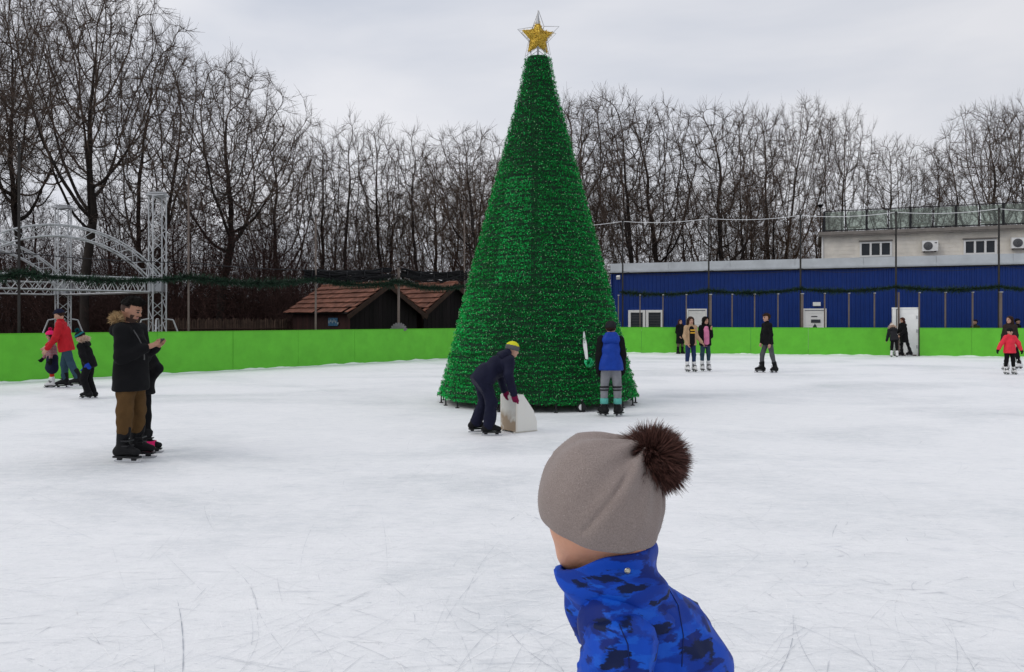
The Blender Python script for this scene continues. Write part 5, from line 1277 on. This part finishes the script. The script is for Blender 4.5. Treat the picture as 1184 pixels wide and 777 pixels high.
person('dark-haired girl in black jacket over a pink top, jeans and white skates', G(815.5, 429), 1.60, rad(-86), head=(20, 4), seed=14, girth=.95,
    arms=[((.1, .14, -1), (.6, -.2, .85)), ((.06, -.24, -1), (.6, -.35, .12))], legs=[((.0, .08, -1), (-.02, .01, -1)), ((.0, -.08, -1), (.03, -.02, -1))],
    top=dict(m=c_black, e=.022, hem=.05, extra=[('t', openfront(c_pinkl, 'pink_top'))]), bottom=dict(m=c_denimg, e=.006, cuff=.024), shoe=dict(m=s_white, h=.14), hair=dict(m=h_dark, style='long', len=1.5, e=.16))
person('young man in black long-sleeved top and grey jeans turning left on skates', G(888.5, 431), 1.71, rad(198), lean=(4, 0), head=(0, 2), seed=15, girth=.95,
    arms=[((-.05, .14, -1), (.15, -.05, -1)), ((.12, -.12, -1), (.40, .30, -1))], legs=[((-.16, .10, -1), (-.24, .06, -1)), ((.30, -.10, -1), (.02, -.05, -1))],
    top=dict(m=c_black, e=.010, hem=.035, name='sweater', fold=.005), bottom=dict(m=c_kgrey, e=.008, cuff=.026), shoe=dict(m=s_black, h=.14), hair=dict(m=h_brown, style='fringe', line=.42, e=.12, rough=.05), footyaw=(.25, -.4))
b1 = at(786.5, backY(786.5) - .35)
person('person in dark coat and black boots standing by the boards behind the beige-jacketed girl', b1, 1.60, rad(-70), seed=16, blade=False,
    top=dict(m=c_black, e=.024, hem=.20), bottom=dict(m=cloth('trousers_taupe', (.10, .075, .06)), e=.004, cuff=.024), shoe=dict(m=s_black, h=.22), hair=dict(m=h_aub, style='long', len=.2), arms=[((.0, .14, -1), (.5, -.25, -.7)), ((0, -.14, -1), (.5, .25, -.7))])
person('girl in grey jacket and white skates bending with her back turned at the gate', G(1034, 413), 1.40, rad(75), lean=(24, 6), head=(10, 30), seed=17,
    arms=[((.5, .12, -.8), (.8, .1, -.5)), ((.6, -.1, -.8), (.8, .1, -.3))], top=dict(m=c_char, e=.030, hem=.04, hood=c_char, fur=fur_pale), bottom=dict(m=c_black, e=.008, cuff=.026), shoe=dict(m=s_white, h=.14), hair=dict(m=mat('hair_blond', (.38, .25, .15), .6, 0, .3, 30, .6, 90), line=.3), hat=dict(m=c_pale, e=.12, line=.0, tilt=0, pom=c_pale))
person('woman in black coat stepping in at the white gate, beside the bending girl', G(1047.5, 412), 1.62, rad(186), lean=(7, 0), head=(10, 14), seed=18,
    arms=[((.2, .12, -1), (.8, .0, -.6)), ((.3, -.12, -1), (.9, .05, -.45))], legs=[((-.30, .08, -1), (-.30, .02, -1)), ((.14, -.06, -1), (-.02, 0, -1))], top=dict(m=c_black, e=.024, hem=.16), bottom=dict(m=c_black, e=.004, cuff=.024), shoe=dict(m=s_black, h=.14), hair=dict(m=h_aub, style='long', len=.3))
person('child in coral red jacket with arms held out and a black hat', G(1167.5, 433), 1.27, rad(-92), hs=1.1, seed=19, head=(0, 8),
    arms=[((.05, .75, -1), (.1, .35, -1)), ((.05, -.75, -1), (.1, -.55, -1))], legs=[((.0, .14, -1), (0, .04, -1)), ((.0, -.14, -1), (0, -.04, -1))], top=dict(m=c_redj, e=.030, hem=.05, fold=.007), bottom=dict(m=c_black, e=.008, cuff=.028), shoe=dict(m=s_white, h=.12), gloves=c_black, hat=dict(m=c_black, e=.12, line=.12))
person('brown-haired woman in dark clothes skating right behind the coral red child', G(1171.5, 428), 1.63, rad(200), lean=(4, 0), head=(0, 4), seed=20, arms=[((.0, .2, -1), (.2, .1, -1)), ((.1, -.2, -1), (.4, .1, -.8))], legs=[((-.34, .08, -1), (-.34, .02, -1)), ((.12, -.08, -1), (.0, 0, -1))], top=dict(m=cloth('cloth_dark_brown', (.028, .02, .018)), e=.022, hem=.05), bottom=dict(m=c_black, e=.008), shoe=dict(m=s_white, h=.14), hair=dict(m=h_brown, style='long', len=1.2))
b2 = at(1127.5, backY(1127.5) + .95)
person('person in olive top behind the boards, only head and shoulder showing', b2, 1.58, rad(200), seed=21, blade=False, hair=dict(m=h_brown, line=.4), top=dict(m=cloth('cloth_olive', (.03, .032, .018)), e=.02), bottom=dict(m=c_black), shoe=dict(m=s_black), group='people behind the boards')
b3 = at(1176.5, backY(1176.5) + 1.0)
person('person in dark cap behind the boards, half hidden by the brown-haired woman', b3, 1.62, rad(-60), seed=22, blade=False, hat=dict(m=c_black, style='cap', line=.3), hair=dict(m=h_dark, line=.4), top=dict(m=c_black, e=.02), bottom=dict(m=c_black), shoe=dict(m=s_black), group='people behind the boards')
# ================================================================== the child in the foreground
KY = 1.45; KX = at(720, KY).x
kid = empty('person', (KX, KY, 0)); tag(kid, 'child in blue camouflage jacket and grey-beige hat with brown fur pompom, close to the camera', 'person', 'skaters on the rink')
def K(px, py, dy=0.0): return np.array([(px - CX) / F * (KY + dy) - KX, dy, CAMZ - (py - HY) / F * (KY + dy)])
f = nv((-.74, .66, -.12)); l0 = nv(np.cross((0, 0, 1), f)); u = np.cross(f, l0); u = nv(u + l0 * -.04); l = np.cross(u, f)
hc = K(690, 590); hr = .116
S = SDF(); head_prims(S, hc, f, u, hr)
neck0 = K(715, 690, .0); S.cap(neck0, hc - u * .45 * hr - f * .05, .050, .048, k=.03)
S.cap(K(737, 735), K(775, 900, .02), .055, .095).cap(K(775, 900, .02), K(775, 960, .02), .10, .10)
hipc = K(770, 970, .02)
for s in (-1, 1):
    hp = hipc + np.array([.02, .07 * s, -.04]); kn = np.array([hp[0] - .06, hp[1] + .02 * s, .36]); an = np.array([hp[0] + .03, hp[1] + .03 * s, .14])
    S.cap(hp, kn, .07, .045).cap(kn, an, .045, .032)
shl = [K(718, 760, -.10), K(780, 750, .105)]; elb_ = [K(706, 880, -.15), K(838, 860, .17)]; wr_ = [K(640, 985, -.13), K(790, 985, .18)]
for i in (0, 1):
    S.cap(shl[i], elb_[i], .034, .030).cap(elb_[i], wr_[i], .030, .022); d = nv(wr_[i] - elb_[i]); S.cap(wr_[i], wr_[i] + d * .05, .030, .034)
    for j in range(4):
        o = np.array([0, (j - 1.5) * .017, 0]); a0 = wr_[i] + d * .06 + o; S.cap(a0, a0 + d * .035, .0085, .008, k=.004).cap(a0 + d * .035, a0 + d * .05 + np.array([.0, 0, -.02]), .008, .007, k=.004)
    S.cap(wr_[i] + d * .02, wr_[i] + d * .05 + np.array([-.025, -.02, 0]), .010, .009, k=.006)
P, Q = S.mesh(.006, .02); C = P[Q].mean(1)
m_ks = mat('skin_child', (.62, .31, .195), .5, 0, .12, 14, .12, 120, spec=.35)
m_ks.node_tree.nodes['Principled BSDF'].inputs['Subsurface Weight'].default_value = .12; m_ks.node_tree.nodes['Principled BSDF'].inputs['Subsurface Radius'].default_value = (.02, .008, .004)
to_obj('body', (P, Q), [m_ks, M_EYE, M_LIP, M_BROW], kid, face_mi(C, hc, f, u, hr))
# ---- hat: fine knit, gathered under the pompom
pomc = K(757, 531, -.012); tip = K(733, 534, -.008)
n = nv((.150, -.27, 1.0)); pl_o = K(693, 606, 0)
S = SDF(); hcn = K(692, 571, 0); R3 = np.array([f, l, u])
S.ell(hcn, (.1105, .1085, .108), None); S.cap(K(709, 553, 0), tip, .080, .020, k=.06)
S.cap(K(696, 600, 0), K(701, 640, 0), .098, .090, k=.05)
ta = nv(tip - K(690, 600, 0)); te = nv(np.cross(ta, (0, 1, 0))); tf = np.cross(ta, te)
def gather(X, Y, Z):
    dx, dy, dz = X - tip[0], Y - tip[1], Z - tip[2]
    a = dx * ta[0] + dy * ta[1] + dz * ta[2]; b_ = dx * te[0] + dy * te[1] + dz * te[2]; c = dx * tf[0] + dy * tf[1] + dz * tf[2]
    rr_ = np.sqrt(b_ ** 2 + c ** 2) + 1e-6; th_ = np.arctan2(c, b_)
    fall = np.exp(-np.sqrt(a * a + rr_ ** 2) / .085)
    big = np.exp(-np.sqrt(a * a + rr_ ** 2) / .11)
    pl_ = np.sin(th_ * 11 + 1.2) * .6 + np.sin(th_ * 7 + .4) * .6
    # one deep seam running from the pompom down to the front edge
    sa, sb = K(731, 545, -.10), K(676, 614, -.105); sd_ = sb - sa; t = np.clip(((X - sa[0]) * sd_[0] + (Y - sa[1]) * sd_[1] + (Z - sa[2]) * sd_[2]) / (sd_ @ sd_), 0, 1)
    ds = np.sqrt((X - sa[0] - t * sd_[0]) ** 2 + ((Y - sa[1] - t * sd_[1]) * .18) ** 2 + (Z - sa[2] - t * sd_[2]) ** 2)
    seam = np.exp(-(ds / .0042) ** 2) * .006 * (1 - .5 * t) * (Y < -.02)
    lip = -np.exp(-((ds - .014) / .010) ** 2) * .003 * (1 - .6 * t) * (Y < -.02)
    soft = .0016 * np.sin(X * 55 + Z * 30 + 1) * np.sin(Y * 40 + Z * 22)
    return pl_ * fall * .0120 * np.minimum(1, rr_ / .012) + np.sin(th_ * 5 + 2) * big * .0045 + seam + lip + soft
S.cut(pl_o, -n, .012)
PQ = S.mesh(.0032, .02, gather)
m = bpy.data.materials.new('hat_knit'); m.use_nodes = True; nt = m.node_tree; N = nt.nodes; L = nt.links; b = N['Principled BSDF']; tc = N.new('ShaderNodeTexCoord')
def tex(kind, sc, sock, **kw):
    t = N.new(kind); t.inputs['Scale'].default_value = sc; L.new(tc.outputs['Object'], t.inputs['Vector'])
    for a, v in kw.items(): t.inputs[a].default_value = v
    return t.outputs[sock]
nz = tex('ShaderNodeTexNoise', 460, 'Fac', Detail=3.0); n2 = tex('ShaderNodeTexNoise', 14, 'Fac', Detail=4.0)
vo = tex('ShaderNodeTexVoronoi', 210, 'Distance'); sp_ = ramp(vo, .17, .09); gate = ramp(tex('ShaderNodeTexNoise', 40, 'Fac', Detail=2.0), .48, .60)
cbase = mixc(ramp(nz, .35, .65), (.225, .183, .165), (.305, .252, .230)); cbase = mixc(mul(ramp(n2, .35, .7), .35), cbase, (.24, .19, .172))
L.new(mixc(mul(mul(sp_, gate), .55), cbase, (.62, .57, .54)), b.inputs['Base Color']); b.inputs['Roughness'].default_value = .95; b.inputs['Sheen Weight'].default_value = .15; b.inputs['Specular IOR Level'].default_value = .15
bp = N.new('ShaderNodeBump'); bp.inputs['Strength'].default_value = .45; bp.inputs['Distance'].default_value = .002; L.new(tex('ShaderNodeTexNoise', 420, 'Fac', Detail=3.0), bp.inputs['Height']); L.new(bp.outputs[0], b.inputs['Normal'])
hat_o = to_obj('hat', PQ, m, kid)
# short fuzz of the knit
Vn = PQ[0]; pick = NR.choice(len(Vn), 5200); nn = unit(Vn[pick] - hcn); D = unit(nn + NR.normal(size=nn.shape) * .8); W_ = unit(np.cross(D, NR.normal(size=nn.shape))); keep = (Vn[pick] - pl_o) @ n > .004
V_, Q_ = strips(Vn[pick][keep], D[keep], W_[keep], NR.uniform(.0012, .0035, keep.sum()), np.full(keep.sum(), .00035)); np_mesh('knit_fuzz', V_, Q_, mat('fuzz_pale', (.36, .31, .28), .9), hat_o)
# ---- pompom fur
Np = 32000; D = unit(NR.normal(size=(Np, 3))); base = pomc + D * .020 * NR.rand(Np, 1)
lock = unit(NR.normal(size=(170, 3))); li = np.argmax(D @ lock.T, 1); D2_ = unit(D + lock[li] * .28 + NR.normal(size=D.shape) * .16); ln = NR.uniform(.030, .050, Np) * (1 + .07 * NR.normal(size=170)[li]) 
ln = np.where(NR.rand(Np) < .04, ln * 1.12, ln)
bend = unit(NR.normal(size=(170, 3)))[li] * .35 + np.array([.15, 0, -.25]); W_ = unit(np.cross(D2_, NR.normal(size=D.shape))); wd = NR.uniform(.0008, .0015, Np)[:, None]
V4 = np.empty((Np, 6, 3)); mid_ = base + D2_ * (ln * .55)[:, None]; tip_ = mid_ + unit(D2_ + bend) * (ln * .6)[:, None]
V4[:, 0] = base - W_ * wd; V4[:, 1] = base + W_ * wd; V4[:, 2] = mid_ + W_ * wd * .7; V4[:, 3] = mid_ - W_ * wd * .7; V4[:, 4] = tip_ + W_ * wd * .12; V4[:, 5] = tip_ - W_ * wd * .12
Qs = np.concatenate([np.arange(Np)[:, None] * 6 + np.array([[0, 1, 2, 3]]), np.arange(Np)[:, None] * 6 + np.array([[3, 2, 4, 5]])])
pom = np_mesh('pompom', V4.reshape(-1, 3), Qs, mat('fur_dark_brown', (.105, .048, .038), .6, 0, 0, 1, 0, 1, .75, spec=.3), hat_o)
# ---- jacket
def camo():
    m = bpy.data.materials.new('blue_camouflage'); m.use_nodes = True; nt = m.node_tree; NN = nt.nodes; LL = nt.links; b = NN['Principled BSDF']; tc = NN.new('ShaderNodeTexCoord')
    mp = NN.new('ShaderNodeMapping'); mp.inputs['Rotation'].default_value = (0, rad(33), rad(20)); mp.inputs['Scale'].default_value = (.8, 1, 2.6); LL.new(tc.outputs['Object'], mp.inputs[0])
    # brush-torn edges: warp the lookup with a finer noise
    wn = NN.new('ShaderNodeTexNoise'); wn.inputs['Scale'].default_value = 50; wn.inputs['Detail'].default_value = 6; wn.inputs['Roughness'].default_value = .65; LL.new(mp.outputs[0], wn.inputs['Vector'])
    sb_ = NN.new('ShaderNodeVectorMath'); sb_.operation = 'SUBTRACT'; LL.new(wn.outputs['Color'], sb_.inputs[0]); sb_.inputs[1].default_value = (.5, .5, .5)
    sc2 = NN.new('ShaderNodeVectorMath'); sc2.operation = 'SCALE'; LL.new(sb_.outputs[0], sc2.inputs[0]); sc2.inputs['Scale'].default_value = .045
    av = NN.new('ShaderNodeVectorMath'); av.operation = 'ADD'; LL.new(mp.outputs[0], av.inputs[0]); LL.new(sc2.outputs[0], av.inputs[1])
    def layer(seed, scale, lo, col, prev):
        of = NN.new('ShaderNodeVectorMath'); of.operation = 'ADD'; LL.new(av.outputs[0], of.inputs[0]); of.inputs[1].default_value = (seed * 3.1, seed * 1.7, seed)
        nz = NN.new('ShaderNodeTexNoise'); nz.inputs['Scale'].default_value = scale; nz.inputs['Detail'].default_value = 1.5; LL.new(of.outputs[0], nz.inputs['Vector'])
        r_ = NN.new('ShaderNodeMapRange'); r_.inputs['From Min'].default_value = lo; r_.inputs['From Max'].default_value = lo + .036; LL.new(nz.outputs['Fac'], r_.inputs['Value'])
        x = NN.new('ShaderNodeMix'); x.data_type = 'RGBA'; LL.new(r_.outputs[0], x.inputs['Factor'])
        if isinstance(prev, tuple): x.inputs[6].default_value = (*prev, 1)
        else: LL.new(prev, x.inputs[6])
        x.inputs[7].default_value = (*col, 1); return x.outputs[2]
    c = layer(1, 10, .49, (.003, .036, .30), (.003, .060, .45)); c = layer(2, 13, .575, (.006, .088, .52), c); c = layer(3, 13, .575, (.003, .018, .17), c); c = layer(4, 14, .615, (.003, .010, .055), c)
    LL.new(c, b.inputs['Base Color']); b.inputs['Roughness'].default_value = .6; b.inputs['Specular IOR Level'].default_value = .2
    nz = NN.new('ShaderNodeTexNoise'); nz.inputs['Scale'].default_value = 30; nz.inputs['Detail'].default_value = 5; LL.new(tc.outputs['Object'], nz.inputs['Vector'])
    bp = NN.new('ShaderNodeBump'); bp.inputs['Strength'].default_value = .25; bp.inputs['Distance'].default_value = .006; LL.new(nz.outputs['Fac'], bp.inputs['Height']); LL.new(bp.outputs[0], b.inputs['Normal'])
    return m
m_camo = camo()
S = SDF()
S.cap(K(726, 706, .0), K(752, 790, .01), .074, .126).cap(K(752, 790, .01), K(775, 960, .02), .132, .15)
S.cap(K(745, 722, .02), K(792, 770, .03), .075, .085)
S.cap(K(706, 724, -.070), K(775, 722, .09), .060, .062, k=.05)
def ridges(X, Y, Z):
    q_ = 0
    for (a, b_, amp, wid) in RID:
        d = b_ - a; t = np.clip(((X - a[0]) * d[0] + (Y - a[1]) * d[1] + (Z - a[2]) * d[2]) / (d @ d), 0, 1)
        ds = np.sqrt((X - a[0] - t * d[0]) ** 2 + ((Y - a[1] - t * d[1]) * .45) ** 2 + (Z - a[2] - t * d[2]) ** 2); q_ = q_ + amp * np.exp(-(ds / wid) ** 2) * (.35 + .65 * np.sin(math.pi * np.clip(t, .04, .96)))
    return q_
RID = [(K(682, 705, -.16), K(760, 752, -.14), -.013, .013), (K(690, 728, -.17), K(772, 790, -.14), .016, .011), (K(668, 745, -.16), K(735, 800, -.17), -.012, .012), (K(765, 680, -.08), K(815, 745, -.06), .007, .010), (K(740, 690, -.12), K(790, 770, -.10), -.006, .012),
       (K(700, 690, -.13), K(672, 735, -.15), .006, .009), (K(775, 760, -.12), K(800, 850, -.12), .008, .011)]
def crease(amp, seed, sc):
    """sharp-edged wrinkles of a stiff shell fabric"""
    r_ = np.random.RandomState(seed); ws = [(r_.normal(size=3) * 30 * sc, r_.rand() * 6.28, r_.normal(size=3) * 14) for _ in range(5)]
    def f_(X, Y, Z):
        t = 0
        for w_, p_, v_ in ws: t = t + (1 - np.abs(np.sin(X * w_[0] + Y * w_[1] + Z * w_[2] + p_ + 1.6 * np.sin(X * v_[0] + Y * v_[1] + Z * v_[2])))) ** 3
        return (t / 5 - .25) * -amp
    return f_
cr1 = crease(.011, 51, .75); cr2 = crease(.026, 52, .8)
nf0 = folds(.0030, 31, 1.0)
def nf(X, Y, Z): return nf0(X, Y, Z) + cr1(X, Y, Z)
jk = to_obj('jacket', S.mesh(.0055, .045, lambda X, Y, Z: nf(X, Y, Z) + ridges(X, Y, Z)), m_camo, kid)
S = SDF(); S.cap(K(716, 752, -.118), K(706, 880, -.150), .066, .066).cap(K(706, 880, -.150), K(645, 980, -.13), .062, .045)
nf2 = folds(.0045, 35, 1.3)
slv = to_obj('sleeve', S.mesh(.0055, .03, lambda X, Y, Z: nf2(X, Y, Z) + cr2(X, Y, Z) + ridges(X, Y, Z) * .4), m_camo, kid)
S = SDF(); S.cap(K(790, 735, .12), K(838, 860, .165), .062, .055).cap(K(838, 860, .165), K(795, 980, .18), .055, .045); to_obj('sleeve', S.mesh(.008, .03, folds(.004, 36)), m_camo, kid)
# stitched seams laid on the cloth
from mathutils.bvhtree import BVHTree
def seam_on(o, pts, name):
    t = BVHTree.FromPolygons([v.co.copy() for v in o.data.vertices], [tuple(p.vertices) for p in o.data.polygons]); out = []
    cam_l = Vector((-KX, -KY, CAMZ))
    for i in range(len(pts) - 1):
        for j in range(8):
            px = pts[i][0] + (pts[i + 1][0] - pts[i][0]) * j / 8; py = pts[i][1] + (pts[i + 1][1] - pts[i][1]) * j / 8
            d = Vector(((px - CX) / F, 1, -(py - HY) / F)).normalized(); h = t.ray_cast(cam_l, d)
            if h[0] is not None: out.append(h[0] + h[1] * .0004)
    if len(out) > 3: MB().path(out, .0011, 5).build(name, mat('seam_navy', (.003, .012, .09), .7), o, True)
seam_on(jk, [(768, 672), (784, 700), (790, 735), (788, 776)], 'seam')
# stand-up collar: a wall around the neck, slightly open toward the chin
cc0 = K(718, 700, 0); cc1 = K(701, 641, 0); ax = nv(cc1 - cc0); Lc = np.linalg.norm(cc1 - cc0)
e1 = nv(np.cross(ax, (0, 1, 0))); e2 = np.cross(ax, e1)
def collar(v, X, Y, Z):
    dx, dy, dz = X - cc0[0], Y - cc0[1], Z - cc0[2]; h_ = dx * ax[0] + dy * ax[1] + dz * ax[2]; a = dx * e1[0] + dy * e1[1] + dz * e1[2]; b_ = dx * e2[0] + dy * e2[1] + dz * e2[2]
    th_ = np.arctan2(b_, a); rr_ = np.sqrt(a * a + b_ * b_); rad_ = .084 + .005 * np.clip(h_ / Lc, 0, 1) * np.clip(-dx / .08, 0, 1) + .004 * np.sin(th_ * 3 + 1) + .0035 * np.sin(th_ * 7 + h_ * 60) + .012 * np.clip(-h_ / .03 + .3, 0, 1) * .5 + .004 * np.sin(h_ * 90 + th_ * 2)
    d = np.abs(rr_ - rad_) - .0075
    top = h_ - (Lc + .004 * np.sin(th_ * 4 + 2) - .020 * dy / .09); bot = -.035 - h_
    return np.maximum(np.maximum(d, top), bot)
S = SDF(); S.cap(cc0 - ax * .04, cc1 + ax * .03, .115)
to_obj('collar', S.mesh(.0045, .02, None, collar), m_camo, jk)
q = MB(); sc0 = K(725, 659, -.082); nd = Vector((.05, -1, .12)).normalized(); q.tube(sc0, Vector(sc0) + nd * .006, .0062, .005, 16); q.tube(Vector(sc0) + nd * .006, Vector(sc0) + nd * .0075, .0042, .003, 12); q.build('snap_button', mat('snap_metal', (.55, .52, .42), .3, .8), jk, True)
seam_on(slv, [(716, 722), (726, 745), (728, 776)], 'seam')
# ---- trousers and skates below the frame
S = SDF(); S.cap(hipc + [0, -.05, .02], hipc + [0, .05, .02], .115)
for s in (-1, 1):
    hp = hipc + np.array([.02, .07 * s, -.04]); kn = np.array([hp[0] - .06, hp[1] + .02 * s, .36]); an = np.array([hp[0] + .03, hp[1] + .03 * s, .14])
    S.cap(hp, kn, .085, .06).cap(kn, kn + (an - kn) * .75, .06, .055)
    skates(kid, None, an, math.pi - .4, .78, s_black, nv(kn - an) * .13, .053)
to_obj('trousers', S.mesh(.010, .03, folds(.005, 40)), c_navy2, kid)
